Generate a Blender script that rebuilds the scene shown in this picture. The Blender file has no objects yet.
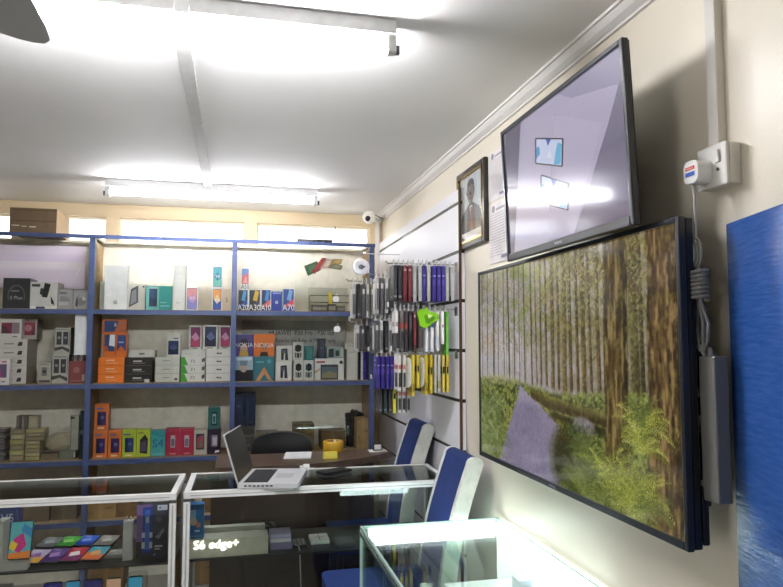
import bpy, bmesh, math, random
import numpy as np
from mathutils import Vector, Matrix, Euler
random.seed(7); rng = np.random.default_rng(5)
sc = bpy.context.scene
COL = sc.collection
R = math.radians
# ------------------------------------------------------------------ camera
FPX, YAW, PITCH, H = 670.0, R(13.05), R(4.05), 1.45
cd = bpy.data.cameras.new('camera'); cam = bpy.data.objects.new('camera', cd); COL.objects.link(cam)
cam.location = (0, 0, H); cam.rotation_euler = (math.pi/2 + PITCH, 0, -YAW)
cd.sensor_width = 36; cd.lens = FPX*36/783; cd.clip_start = .02
sc.camera = cam
_R = (math.cos(YAW), -math.sin(YAW), 0)
_F = (math.sin(YAW)*math.cos(PITCH), math.cos(YAW)*math.cos(PITCH), math.sin(PITCH))
_U = (-math.sin(YAW)*math.sin(PITCH), -math.cos(YAW)*math.sin(PITCH), math.cos(PITCH))
def ray(x, y):
    a = (x-391.5)/FPX; b = (293.5-y)/FPX
    return [_F[i]+a*_R[i]+b*_U[i] for i in range(3)]
def onX(x, y, X): d = ray(x, y); t = X/d[0]; return Vector((X, d[1]*t, H+d[2]*t))
def onY(x, y, Y): d = ray(x, y); t = Y/d[1]; return Vector((d[0]*t, Y, H+d[2]*t))
def onZ(x, y, Z): d = ray(x, y); t = (Z-H)/d[2]; return Vector((d[0]*t, d[1]*t, Z))
# ------------------------------------------------------------------ materials
def lin(c):
    if isinstance(c, str):
        c = c.lstrip('#'); c = ''.join(q*2 for q in c) if len(c) == 3 else c; c = [int(c[i:i+2], 16)/255 for i in (0, 2, 4)]
    return tuple(((v/12.92) if v <= .04045 else ((v+.055)/1.055)**2.4) for v in c[:3]) + (1,)
def newmat(name):
    m = bpy.data.materials.new(name); m.use_nodes = True
    nt = m.node_tree; b = nt.nodes['Principled BSDF']; return m, nt, b
def attr_mat(name, rough, spec=.4, coat=0, metal=0, var=0.0, emit=0):
    m, nt, b = newmat(name)
    a = nt.nodes.new('ShaderNodeAttribute'); a.attribute_name = 'Col'
    src = a.outputs['Color']
    if var:
        n = nt.nodes.new('ShaderNodeTexNoise'); n.inputs['Scale'].default_value = 22
        tc = nt.nodes.new('ShaderNodeTexCoord'); nt.links.new(tc.outputs['Object'], n.inputs['Vector'])
        mp = nt.nodes.new('ShaderNodeMapRange'); mp.inputs[1].default_value = .3; mp.inputs[2].default_value = .7
        mp.inputs[3].default_value = 1-var; mp.inputs[4].default_value = 1+var*.4
        nt.links.new(n.outputs['Fac'], mp.inputs[0])
        vm = nt.nodes.new('ShaderNodeVectorMath'); vm.operation = 'SCALE'
        nt.links.new(src, vm.inputs[0]); nt.links.new(mp.outputs[0], vm.inputs['Scale']); src = vm.outputs[0]
    nt.links.new(src, b.inputs['Base Color'])
    b.inputs['Roughness'].default_value = rough; b.inputs['Specular IOR Level'].default_value = spec
    b.inputs['Metallic'].default_value = metal
    if coat: b.inputs['Coat Weight'].default_value = coat; b.inputs['Coat Roughness'].default_value = .04
    if emit:
        nt.links.new(a.outputs['Color'], b.inputs['Emission Color']); b.inputs['Emission Strength'].default_value = emit
    return m
PAINT = attr_mat('matte_print', .6, .3, var=.10)
CARD = attr_mat('glossy_card', .32, .45, var=.06)
PLAST = attr_mat('smooth_plastic', .28, .5)
BLUEMETAL = attr_mat('painted_steel', .38, .5, var=.18)
CLOTH = attr_mat('upholstery', .65, .25, var=.16)
ALU = attr_mat('aluminium', .36, .5, metal=.12, var=.06)
CHROME = attr_mat('chrome_wire', .15, .5, metal=1)
WOOD = None
def screen_mat(name, emit, coat=.9, base=.12):
    m, nt, b = newmat(name)
    a = nt.nodes.new('ShaderNodeAttribute'); a.attribute_name = 'Col'
    vm = nt.nodes.new('ShaderNodeVectorMath'); vm.operation = 'SCALE'; vm.inputs['Scale'].default_value = base
    nt.links.new(a.outputs['Color'], vm.inputs[0]); nt.links.new(vm.outputs[0], b.inputs['Base Color'])
    nt.links.new(a.outputs['Color'], b.inputs['Emission Color']); b.inputs['Emission Strength'].default_value = emit
    b.inputs['Roughness'].default_value = .10; b.inputs['Specular IOR Level'].default_value = coat
    return m
FORESTM = screen_mat('forest_screen', .43, .5, .06)
SCREEN2 = screen_mat('lavender_screen', .31, 1.0)
PHONESCR = screen_mat('phone_screen', .2, .6, .5)
def wall_mat(name, c, rough=.55, bump=.05, scale=30, var=.04):
    m, nt, b = newmat(name)
    tc = nt.nodes.new('ShaderNodeTexCoord')
    n = nt.nodes.new('ShaderNodeTexNoise'); n.inputs['Scale'].default_value = 1.3; n.inputs['Detail'].default_value = 5
    nt.links.new(tc.outputs['Object'], n.inputs['Vector'])
    cr = nt.nodes.new('ShaderNodeValToRGB'); L = lin(c)
    cr.color_ramp.elements[0].position = .3; cr.color_ramp.elements[1].position = .7
    cr.color_ramp.elements[0].color = tuple(v*(1-var*2) for v in L[:3])+(1,); cr.color_ramp.elements[1].color = L
    nt.links.new(n.outputs['Fac'], cr.inputs[0]); nt.links.new(cr.outputs[0], b.inputs['Base Color'])
    n2 = nt.nodes.new('ShaderNodeTexNoise'); n2.inputs['Scale'].default_value = scale
    nt.links.new(tc.outputs['Object'], n2.inputs['Vector'])
    bp = nt.nodes.new('ShaderNodeBump'); bp.inputs['Strength'].default_value = bump; bp.inputs['Distance'].default_value = .01
    nt.links.new(n2.outputs['Fac'], bp.inputs['Height']); nt.links.new(bp.outputs[0], b.inputs['Normal'])
    b.inputs['Roughness'].default_value = rough; b.inputs['Specular IOR Level'].default_value = .35
    return m
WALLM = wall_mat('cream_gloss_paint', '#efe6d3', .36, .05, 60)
CEILM = wall_mat('white_ceiling_paint', '#efedea', .7, .08, 25)
WALLF = wall_mat('dim_rear_wall_paint', '#5f574c', .6, .02)
WALLL = wall_mat('side_wall_paint', '#9b9283', .5, .02)
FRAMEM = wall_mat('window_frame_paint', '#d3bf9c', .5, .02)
CORNM = wall_mat('cornice_plaster', '#e9e5e0', .6, .02)
SLATM = wall_mat('white_slatwall_board', '#ecebf0', .35, .02)
FLOORM = wall_mat('grey_floor_tile', '#a8a399', .35, .02)
def brush_mat(name, c):
    m, nt, b = newmat(name)
    tc = nt.nodes.new('ShaderNodeTexCoord'); mp = nt.nodes.new('ShaderNodeMapping'); mp.inputs['Scale'].default_value = (5, 5, 38)
    nt.links.new(tc.outputs['Object'], mp.inputs[0])
    n = nt.nodes.new('ShaderNodeTexNoise'); n.inputs['Scale'].default_value = 4; n.inputs['Detail'].default_value = 6
    nt.links.new(mp.outputs[0], n.inputs['Vector'])
    cr = nt.nodes.new('ShaderNodeValToRGB'); L = lin(c)
    cr.color_ramp.elements[0].position = .35; cr.color_ramp.elements[1].position = .72
    cr.color_ramp.elements[0].color = L; cr.color_ramp.elements[1].color = tuple(min(1, v*1.22+.012) for v in L[:3])+(1,)
    nt.links.new(n.outputs['Fac'], cr.inputs[0]); nt.links.new(cr.outputs[0], b.inputs['Base Color'])
    bp = nt.nodes.new('ShaderNodeBump'); bp.inputs['Strength'].default_value = .12; bp.inputs['Distance'].default_value = .01
    nt.links.new(n.outputs['Fac'], bp.inputs['Height']); nt.links.new(bp.outputs[0], b.inputs['Normal'])
    b.inputs['Roughness'].default_value = .2; b.inputs['Specular IOR Level'].default_value = .55
    return m
BLUEGLOSS = brush_mat('glossy_blue_paint', '#295092')
def wood_mat(name, c1, c2, rough=.4):
    m, nt, b = newmat(name)
    tc = nt.nodes.new('ShaderNodeTexCoord'); mp = nt.nodes.new('ShaderNodeMapping'); mp.inputs['Scale'].default_value = (1.5, 14, 14)
    nt.links.new(tc.outputs['Object'], mp.inputs[0])
    n = nt.nodes.new('ShaderNodeTexNoise'); n.inputs['Scale'].default_value = 4; n.inputs['Detail'].default_value = 7
    nt.links.new(mp.outputs[0], n.inputs['Vector'])
    cr = nt.nodes.new('ShaderNodeValToRGB'); cr.color_ramp.elements[0].color = lin(c1); cr.color_ramp.elements[1].color = lin(c2)
    cr.color_ramp.elements[0].position = .3; cr.color_ramp.elements[1].position = .7
    nt.links.new(n.outputs['Fac'], cr.inputs[0]); nt.links.new(cr.outputs[0], b.inputs['Base Color'])
    b.inputs['Roughness'].default_value = rough
    return m
DESKT = wood_mat('brown_desk_top_laminate', '#4a3b30', '#5f4e40', .28)
DESKM = wood_mat('dark_brown_laminate', '#241a15', '#382a22', .3)
CHIPM = wood_mat('raw_chipboard', '#8d7450', '#a98d64', .7)
def glass_mat(name, tint, ior=1.45, boost=1.0):
    m = bpy.data.materials.new(name); m.use_nodes = True; nt = m.node_tree; nt.nodes.clear()
    o = nt.nodes.new('ShaderNodeOutputMaterial'); mx = nt.nodes.new('ShaderNodeMixShader')
    t = nt.nodes.new('ShaderNodeBsdfTransparent'); t.inputs[0].default_value = lin(tint)
    g = nt.nodes.new('ShaderNodeBsdfGlossy'); g.inputs['Roughness'].default_value = .015
    fr = nt.nodes.new('ShaderNodeFresnel'); fr.inputs['IOR'].default_value = ior
    mt = nt.nodes.new('ShaderNodeMath'); mt.operation = 'MULTIPLY'; mt.inputs[1].default_value = boost; mt.use_clamp = True
    nt.links.new(fr.outputs[0], mt.inputs[0]); nt.links.new(mt.outputs[0], mx.inputs[0])
    nt.links.new(t.outputs[0], mx.inputs[1]); nt.links.new(g.outputs[0], mx.inputs[2]); nt.links.new(mx.outputs[0], o.inputs[0])
    return m
GLASS = glass_mat('clear_glass', '#fdfefd', 1.42, .6)
CASEGLASS = glass_mat('showcase_glass', '#fafdfb', 1.48, .9)
PICGLASS = glass_mat('picture_glass', '#fdfdfd', 1.4, .3)
CASETOP = glass_mat('case_glass', '#f4faf6', 1.45, .55)
CLEAR = glass_mat('clear_acrylic', '#f2f4f2', 1.4)
EDGEM = attr_mat('green_glass_edge', .15, .6)
def emis(name, c, s):
    m, nt, b = newmat(name); b.inputs['Base Color'].default_value = lin(c)
    b.inputs['Emission Color'].default_value = lin(c); b.inputs['Emission Strength'].default_value = s
    return m
TUBEM = emis('lit_fluorescent_tube', '#f6f6fc', 108)
LEDM = emis('lit_led_strip', '#eefaff', 9)
LETTERS = emis('backlit_letters', '#ffffff', .8)
PANELGLOW = emis('glowing_white_panel', '#f4fbfa', .6)  # added glow stands in for LED light falling on the white panel
# ------------------------------------------------------------------ mesh builder
_txt = {}
def text_geo(s):
    if s not in _txt:
        cu = bpy.data.curves.new('t', 'FONT'); cu.body = s; cu.size = 1; cu.resolution_u = 3
        ob = bpy.data.objects.new('t', cu); COL.objects.link(ob); bpy.context.view_layer.update()
        me = bpy.data.meshes.new_from_object(ob.evaluated_get(bpy.context.evaluated_depsgraph_get()))
        vs = [(v.co.x, v.co.y) for v in me.vertices]; fs = [tuple(p.vertices) for p in me.polygons]
        bpy.data.objects.remove(ob); bpy.data.curves.remove(cu); bpy.data.meshes.remove(me)
        x0 = min(v[0] for v in vs); x1 = max(v[0] for v in vs)
        y0 = min(v[1] for v in vs); y1 = max(v[1] for v in vs)
        _txt[s] = ([((x-x0), (y-y0)) for x, y in vs], fs, x1-x0, y1-y0)
    return _txt[s]
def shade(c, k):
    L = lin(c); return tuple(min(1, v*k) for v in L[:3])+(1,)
def C4(c): return c if (isinstance(c, tuple) and len(c) == 4) else lin(c)
class MB:
    def __init__(s): s.v = []; s.f = []; s.c = []; s.m = []; s.sm = []
    def face(s, pts, col, m=0, smooth=False):
        n = len(s.v); s.v += [tuple(p) for p in pts]; s.f.append(tuple(range(n, n+len(pts))))
        s.c.append(C4(col)); s.m.append(m); s.sm.append(smooth)
    def mesh(s, vs, fs, col, m=0, smooth=False):
        n = len(s.v); s.v += [tuple(p) for p in vs]; c = C4(col)
        for f in fs: s.f.append(tuple(n+i for i in f)); s.c.append(c); s.m.append(m); s.sm.append(smooth)
    def box(s, x0, y0, z0, x1, y1, z1, col, m=0, cols=None):
        v = [(x0,y0,z0),(x1,y0,z0),(x1,y1,z0),(x0,y1,z0),(x0,y0,z1),(x1,y0,z1),(x1,y1,z1),(x0,y1,z1)]
        f = [(0,3,2,1),(4,5,6,7),(0,1,5,4),(1,2,6,5),(2,3,7,6),(3,0,4,7)]
        n = len(s.v); s.v += v
        for k, q in enumerate(f):
            cc = (cols or {}).get(('b','t','f','r','k','l')[k], col)
            s.f.append(tuple(n+i for i in q)); s.c.append(C4(cc)); s.m.append(m); s.sm.append(False)
        return s
    def obox(s, o, u, v, w, col, m=0):
        o, u, v, w = map(Vector, (o, u, v, w))
        p = [o, o+u, o+u+v, o+v, o+w, o+u+w, o+u+v+w, o+v+w]
        s.mesh(p, [(0,3,2,1),(4,5,6,7),(0,1,5,4),(1,2,6,5),(2,3,7,6),(3,0,4,7)], col, m); return s
    def rbox(s, x0, y0, z0, x1, y1, z1, r, col, m=0, n=4, axis='z'):
        """box with rounded vertical edges along axis"""
        if axis == 'z': a0,a1,b0,b1,c0,c1 = x0,x1,y0,y1,z0,z1; f = lambda a,b,c: (a,b,c)
        elif axis == 'y': a0,a1,b0,b1,c0,c1 = z0,z1,x0,x1,y0,y1; f = lambda a,b,c: (b,c,a)
        else: a0,a1,b0,b1,c0,c1 = y0,y1,z0,z1,x0,x1; f = lambda a,b,c: (c,a,b)
        pts = []
        for cx, cy, st in ((a1-r,b1-r,0),(a0+r,b1-r,90),(a0+r,b0+r,180),(a1-r,b0+r,270)):
            for k in range(n+1):
                t = R(st+90*k/n); pts.append((cx+r*math.cos(t), cy+r*math.sin(t)))
        N = len(pts); vs = [f(a,b,c0) for a,b in pts]+[f(a,b,c1) for a,b in pts]
        s.mesh(vs, [(i,(i+1)%N,N+(i+1)%N,N+i) for i in range(N)], col, m, True)
        s.face([f(a,b,c1) for a,b in pts], col, m); s.face([f(a,b,c0) for a,b in reversed(pts)], col, m)
        return s
    def prism(s, pts, vec, col, m=0, side=None, smooth=False):
        N = len(pts); vec = Vector(vec); p = [Vector(q) for q in pts]
        s.face([q+vec for q in p], col, m); s.face(list(reversed(p)), col, m)
        s.mesh(p+[q+vec for q in p], [(i,(i+1)%N,N+(i+1)%N,N+i) for i in range(N)], side or col, m, smooth); return s
    def cyl(s, p0, p1, r0, col, r1=None, n=14, m=0, caps=True):
        p0, p1 = Vector(p0), Vector(p1); r1 = r0 if r1 is None else r1
        d = (p1-p0).normalized(); a = d.orthogonal().normalized(); b = d.cross(a)
        A = [p0+(a*math.cos(2*math.pi*k/n)+b*math.sin(2*math.pi*k/n))*r0 for k in range(n)]
        B = [p1+(a*math.cos(2*math.pi*k/n)+b*math.sin(2*math.pi*k/n))*r1 for k in range(n)]
        s.mesh(A+B, [(i,(i+1)%n,n+(i+1)%n,n+i) for i in range(n)], col, m, True)
        if caps: s.face(list(reversed(A)), col, m); s.face(B, col, m)
        return s
    def tube(s, pts, r, col, n=7, m=0):
        P = [Vector(p) for p in pts]; rings = []; a = None
        for i, p in enumerate(P):
            d = (P[min(i+1, len(P)-1)]-P[max(i-1, 0)]).normalized()
            a = d.orthogonal().normalized() if a is None else (a-d*a.dot(d)).normalized()
            b = d.cross(a)
            rings += [p+(a*math.cos(2*math.pi*k/n)+b*math.sin(2*math.pi*k/n))*r for k in range(n)]
        fs = [(i*n+k, i*n+(k+1)%n, (i+1)*n+(k+1)%n, (i+1)*n+k) for i in range(len(P)-1) for k in range(n)]
        s.mesh(rings, fs, col, m, True)
        s.face(list(reversed(rings[:n])), col, m); s.face(rings[-n:], col, m); return s
    def lathe(s, o, prof, col, n=20, m=0, axis=(0,0,1)):
        ax = Vector(axis).normalized(); a = ax.orthogonal().normalized(); b = ax.cross(a); o = Vector(o)
        vs = [o+ax*z+(a*math.cos(2*math.pi*k/n)+b*math.sin(2*math.pi*k/n))*max(r, 1e-5) for r, z in prof for k in range(n)]
        fs = [(i*n+k, i*n+(k+1)%n, (i+1)*n+(k+1)%n, (i+1)*n+k) for i in range(len(prof)-1) for k in range(n)]
        s.mesh(vs, fs, col, m, True); return s
    def text(s, txt, o, u, v, h, col, align='c', m=0, maxw=None):
        vs, fs, w, hh = text_geo(txt); k = h/hh
        kx = k if not maxw else min(k, maxw/w)
        o, u, v = Vector(o), Vector(u), Vector(v)
        off = -w*kx/2 if align == 'c' else 0
        s.mesh([o+u*(x*kx+off)+v*(y*k-h/2) for x, y in vs], fs, col, m); return s
    def art(s, o, u, v, items, nrm, step=.0006):
        """flat print: items drawn on rectangle o + a*u + b*v, layered along nrm"""
        o, u, v, nrm = map(Vector, (o, u, v, nrm)); W, Hh = u.length, v.length; k = 0
        for it in items:
            k += 1; q = o+nrm*step*k
            if it[0] == 'r':
                _, a0, b0, a1, b1, c = it; s.face([q+u*a0+v*b0, q+u*a1+v*b0, q+u*a1+v*b1, q+u*a0+v*b1], c)
            elif it[0] == 'p': s.face([q+u*a+v*b for a, b in it[1]], it[2])
            elif it[0] == 'c':
                _, a, b, r, c = it[:5]; ry = it[5] if len(it) > 5 else r*W/Hh
                s.face([q+u*(a+r*math.cos(t*math.pi/9))+v*(b+ry*math.sin(t*math.pi/9)) for t in range(18)], c)
            elif it[0] == 't':
                _, a, b, h, txt, c = it[:6]
                s.text(txt, q+u*a+v*b, u.normalized(), v.normalized(), h*Hh, c, maxw=(it[6] if len(it) > 6 else .95)*W)
        return s
    def build(s, name, mats, parent=None, off=(0,0,0), bevel=0, rot=None, seg=2):
        me = bpy.data.meshes.new(name); off = Vector(off)
        me.from_pydata([tuple(Vector(v)-off) for v in s.v], [], s.f)
        if not isinstance(mats, (list, tuple)): mats = [mats]
        for m in mats: me.materials.append(m)
        me.polygons.foreach_set('material_index', s.m); me.polygons.foreach_set('use_smooth', s.sm)
        at = me.attributes.new('Col', 'FLOAT_COLOR', 'CORNER')
        cc = []
        for f, c in zip(s.f, s.c): cc += list(c)*len(f)
        at.data.foreach_set('color', cc)
        o = bpy.data.objects.new(name, me); COL.objects.link(o)
        if parent: o.parent = parent
        else: o.location = off
        if rot: o.rotation_euler = rot
        if bevel:
            bv = o.modifiers.new('bevel', 'BEVEL'); bv.width = bevel; bv.segments = seg; bv.limit_method = 'ANGLE'; bv.angle_limit = R(50)
            bv.use_clamp_overlap = True
        return o
def tag(o, label, cat, group=None, kind=None):
    if label: o['label'] = label
    if cat: o['category'] = cat
    if group: o['group'] = group
    if kind: o['kind'] = kind
    return o
def empty(name, loc, label=None, cat=None, group=None, rot=None):
    o = bpy.data.objects.new(name, None); COL.objects.link(o); o.location = loc; o.empty_display_size = .05
    if rot: o.rotation_euler = rot
    return tag(o, label, cat, group)
def struct(o): o['kind'] = 'structure'; return o
def copy_tree(o, parent=None):
    c = o.copy(); COL.objects.link(c)
    if parent: c.parent = parent
    for ch in o.children: copy_tree(ch, c)
    return c
W, K = '#f1f0ee', '#17171a'
XW, YB, ZC = 1.04, 4.79, 2.37
XL, YF = -3.0, -1.8
# ------------------------------------------------------------------ room shell
struct(MB().box(XL-.1, YF-.1, -.1, XW+.12, YB+.12, 0, '#888888').build('floor', FLOORM))
struct(MB().box(XL-.1, YF-.1, ZC, XW+.12, YB+.12, ZC+.1, '#ffffff').build('ceiling', CEILM))
struct(MB().box(XW, YF, 0, XW+.12, YB+.12, ZC, '#ffffff').build('wall_right', WALLM))
b = MB(); b.box(XL-.1, YF, 0, XL, -.6, ZC, W); b.box(XL-.1, .5, 0, XL, YB+.12, ZC, W); b.box(XL-.1, -.6, 2.1, XL, .5, ZC, W)  # gap is an added, unseen opening that lets in fill daylight
struct(b.build('wall_left', WALLL))
# back wall: solid below the clerestory, lintel above, window strip between
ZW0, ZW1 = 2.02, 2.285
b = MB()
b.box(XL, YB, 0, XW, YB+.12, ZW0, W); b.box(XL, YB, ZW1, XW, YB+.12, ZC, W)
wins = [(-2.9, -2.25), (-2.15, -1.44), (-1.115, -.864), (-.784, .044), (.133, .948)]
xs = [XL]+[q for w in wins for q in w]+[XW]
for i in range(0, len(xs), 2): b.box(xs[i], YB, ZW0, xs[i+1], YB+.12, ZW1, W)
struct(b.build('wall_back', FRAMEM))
for i, (a, c) in enumerate(wins):
    f = MB(); t = .012; y0, y1 = YB+.05, YB+.075
    f.box(a, y0, ZW0, a+t, y1, ZW1, '#efe6d0'); f.box(c-t, y0, ZW0, c, y1, ZW1, '#efe6d0')
    f.box(a+t, y0, ZW0, c-t, y1, ZW0+t, '#efe6d0'); f.box(a+t, y0, ZW1-t, c-t, y1, ZW1, '#efe6d0')
    fo = struct(f.build('window_%d' % (i+1), PAINT))
    MB().box(a+t, y0+.008, ZW0+t, c-t, y0+.013, ZW1-t, W).build('pane', GLASS, fo)
# front wall behind the camera (the added daylight opening is in the left wall)
b = MB(); b.box(XL-.1, YF-.12, 0, XW+.12, YF, ZC, W)
struct(b.build('wall_front', WALLF))
# cornice on the right wall: stepped cove profile
prof = [(0,-.044),(-.010,-.044),(-.010,-.036),(-.016,-.034),(-.030,-.026),(-.040,-.014),(-.042,-.010),(-.050,-.010),(-.050,0),(0,0)]
struct(MB().prism([(XW+x, YF, ZC+z) for x, z in prof], (0, YB-YF, 0), '#ffffff').build('trim_1', CORNM))
# conduit from ceiling tube to tube and the conduit in the corner
struct(MB().box(-.195, 1.86, ZC-.018, -.150, 4.0, ZC, '#b5b3b0').build('trim_2', PAINT))
struct(MB().box(.985, YB-.03, 1.5, 1.012, YB, ZC, '#e4ddd0').build('trim_3', CORNM))
# ------------------------------------------------------------------ ceiling lights
TUBEF = emis('lit_far_tube', '#f6f6fc', 46)
def tube_light(x0, x1, y, label, tm=None):
    base = Vector(((x0+x1)/2, y, ZC))
    r = empty('ceiling_tube_light', base, label, 'light', 'fluorescent tube lights')
    MB().box(x0, y-.022, ZC-.045, x1, y+.022, ZC, '#e8e8e6').build('batten', PAINT, r, base, bevel=.004)
    for x, s in ((x0, 1), (x1, -1)):
        e = MB(); e.rbox(min(x, x+s*.024), y-.016, ZC-.098, max(x, x+s*.024), y+.016, ZC-.045, .008, '#dcdcd8', axis='x')
        eo = e.build('tube_holder', PLAST, r, base)
        MB().box(min(x, x-s*.012), y-.006, ZC-.095, max(x, x-s*.012), y+.006, ZC-.07, '#3a3a38').build('contact', PLAST, eo, base)
    MB().cyl((x0+.024, y, ZC-.075), (x1-.024, y, ZC-.075), .0155, '#ffffff', n=16).build('tube', tm or TUBEM, r, base)
    m = (x0+x1)/2
    MB().box(m-.02, y-.026, ZC-.05, m+.02, y+.026, ZC, '#f2f2f0').build('clip', PAINT, r, base, bevel=.003)
    return r
tube_light(-.735, .47, 4.03, 'lit white tube light across the ceiling just before the shelves', TUBEF)
tube_light(-.745, .435, 1.83, 'large lit tube light overhead, nearest the top edge of the picture')
# ------------------------------------------------------------------ ceiling fan (only a blade tip is in view)
hub = Vector((-.408, .93, 2.1))
fan = empty('ceiling_fan', (hub.x, hub.y, ZC), 'grey ceiling fan whose rounded blade tip pokes into the upper left corner', 'fan')
fo = Vector((hub.x, hub.y, ZC))
b = MB(); b.lathe((hub.x, hub.y, 2.06), [(0,0),(.07,0),(.1,.02),(.1,.08),(.06,.1),(0,.1)], '#c9c9c6'); b.build('motor', PLAST, fan, fo)
MB().cyl((hub.x, hub.y, 2.16), (hub.x, hub.y, ZC), .012, '#c9c9c6').build('rod', PLAST, fan, fo)
MB().lathe((hub.x, hub.y, ZC-.06), [(.02,0),(.055,.06),(0,.06)], '#c9c9c6').build('canopy', PLAST, fan, fo)
for k in range(3):
    a0 = R(95.5+120*k); d = Vector((math.cos(a0), math.sin(a0), 0)); n = Vector((-d.y, d.x, 0))
    prof = [(.1,-.03),(.2,-.05),(.5,-.072),(.57,-.070),(.600,-.055),(.615,-.03),(.622,0),(.622,.03),(.612,.06),(.59,.085),(.5,.09),(.2,.06),(.1,.03)]
    pts = [hub+d*u+n*v+Vector((0,0,v*.22)) for u, v in prof]
    MB().prism(pts, (0,0,.006), '#a5a5a6').build('blade', PLAST, fan, fo)
# ------------------------------------------------------------------ shelf unit
YS, YR = 4.2, 4.5
SZ = [1.636, 1.202, .767, .42]; ZT = 2.06
PX = [-2.0, -.83, -.015, .845]
BLUE = '#43527a'
unit = empty('shelving_unit', (-.5, 4.35, 0), 'tall blue steel shelving unit with glass fronts along the back wall', 'shelf')
uo = Vector((-.5, 4.35, 0))
for x in PX:
    p = MB(); p.box(x-.015, YS, 0, x+.015, YS+.03, ZT, BLUE); p.box(x+.011, YS+.03, 0, x+.015, YS+.045, ZT, BLUE)
    p.build('post', BLUEMETAL, unit, uo)
    pb = MB(); pb.box(x-.009, YS+.046, .0, x+.009, YR-.004, ZT-.02, '#a98d64'); pb.build('divider', CHIPM, unit, uo)
b = MB(); b.box(PX[0], YS-.004, ZT, PX[3]+.02, YS+.035, ZT+.014, '#9a9aa0', cols={'f': '#56688f', 'b': '#30343c'}); b.box(PX[0], YS-.006, ZT-.010, PX[3]+.02, YS-.004, ZT+.013, BLUE); b.box(PX[0], YR-.035, ZT, PX[3]+.02, YR+.012, ZT+.014, '#d8cfba')
for x in PX: b.box(x-.015, YS+.035, ZT, x+.015, YR-.035, ZT+.014, '#8d8468')
b.build('top_rail', BLUEMETAL, unit, uo)
for i in range(3):
    x0, x1 = PX[i]+.016, PX[i+1]-.016
    for k, z in enumerate(SZ):
        s = MB(); s.box(x0, YS+.02, z-.018, x1, YR-.002, z, '#b09a78', cols={'t': '#b59c74'})
        so = s.build('shelf_board', CHIPM, unit, uo)
        MB().box(x0, YS+.002, z-.030, x1, YS+.0195, z-.003, BLUE).build('shelf_rail', BLUEMETAL, so, uo)
b = MB(); b.box(PX[0], YR, 0, PX[3], YR+.012, ZT-.001, '#e6e0d0'); b.build('back_panel', PAINT, unit, uo)
for i in range(3):
    x0, x1 = PX[i]+.02, PX[i+1]-.02; m = (x0+x1)/2
    for z0, z1 in ((SZ[0]+.004, ZT-.014), (SZ[1]+.004, SZ[0]-.033), (SZ[2]+.004, SZ[1]-.033)):
        g = MB(); g.box(x0, YS+.006, z0, m+.06, YS+.010, z1, W); g.build('glass_pane', GLASS, unit, uo)
        g = MB(); g.box(m-.06, YS+.013, z0, x1, YS+.017, z1, W); g.build('glass_pane', GLASS, unit, uo)
def sticker(px, py, r):
    p = onY(px, py, YS+.0045); m = MB(); w_ = .06
    L = []
    cx = cy = .5; q = r/.06
    L = [('c', cx-.12*q, cy, .26*q, '#fbfbfb', .36*q), ('c', cx+.12*q, cy, .26*q, '#fbfbfb', .36*q), ('p', [(cx-.02*q, cy+.42*q), (cx+.04*q, cy+.62*q), (cx+.2*q, cy+.7*q), (cx+.14*q, cy+.5*q)], '#fbfbfb')]
    m.art((p.x-.03, YS+.0055, p.z-.03), (.06, 0, 0), (0, 0, .06), L, (0, -1, 0), .0001); o = m.build('logo_sticker', PAINT, unit, uo); o['label'] = 'white fruit logo sticker'
sticker(337, 329, .055); sticker(336, 299, .05)
# ------------------------------------------------------------------ boxes on the shelves
def item(px0, px1, ptop, z0, Y, depth, name, label, cat, col, art=(), grp=None, side=None, top=None, mat=None, zt=None, bevel=.0015):
    """one boxed product whose front face spans px0..px1 on the plane Y and stands at z0"""
    a = onY(px0, 340, Y).x; c = onY(px1, 340, Y).x; z1 = zt if zt is not None else onY((px0+px1)/2, ptop, Y).z
    cols = {}
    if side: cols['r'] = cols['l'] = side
    if top: cols['t'] = top
    m = MB(); m.box(a, Y, z0, c, Y+depth, z1, col, cols=cols)
    if art: m.art((a, Y, z0), (c-a, 0, 0), (0, 0, z1-z0), art, (0, -1, 0))
    o = m.build(name, mat or CARD, None, ((a+c)/2, Y+depth/2, z0))
    tag(o, label, cat, grp); o['z1'] = z1
    del o['z1']
    return z1
BX = 'phone boxes on the shelves'
def apple(cx, cy, r, c, bg, asp=1.0):
    """bitten apple outline with a leaf; asp = face width / face height"""
    return [('c', cx-.42*r, cy, r*.72, c, r*.95*asp), ('c', cx+.42*r, cy, r*.72, c, r*.95*asp),
            ('c', cx+1.18*r, cy+.15*r*asp, r*.40, bg, r*.40*asp),
            ('p', [(cx-.05*r, cy+1.0*r*asp), (cx+.1*r, cy+1.5*r*asp), (cx+.45*r, cy+1.65*r*asp), (cx+.3*r, cy+1.15*r*asp)], c)]
def phone_art(x0, y0, x1, y1, c1, c2, c3=None):
    """a phone picture: bezel plus colour bands"""
    mx = (x0+x1)/2
    L = [('r', x0, y0, x1, y1, '#1b1d28'), ('r', x0+.03, y0+.02, x1-.03, y1-.02, c1),
         ('p', [(x0+.03, y0+.02), (x1-.03, y0+.02), (x1-.03, (y0+y1)/2), (mx, (y0+y1)/2-.12*(y1-y0)), (x0+.03, (y0+y1)/2+.1*(y1-y0))], c2)]
    if c3: L.append(('p', [(mx, y0+.3*(y1-y0)), (x1-.05, y0+.45*(y1-y0)), (mx+.02, y0+.75*(y1-y0)), (x0+.07, y0+.5*(y1-y0))], c3))
    return L
def lines(x0, x1, ys, c, h=.03): return [('r', x0, y, x1, y+h, c) for y in ys]
Y1 = 4.27
z = SZ[0]
arc = [('p', [(.5+.33*math.cos(t)*q, .42+.36*math.sin(t)*q) for q, ts in ((1, range(21)), (.86, range(20, -1, -1))) for t in [math.pi*(-.12+1.24*k/20)+0 for k in ts]], '#5c5c60')]
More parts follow.
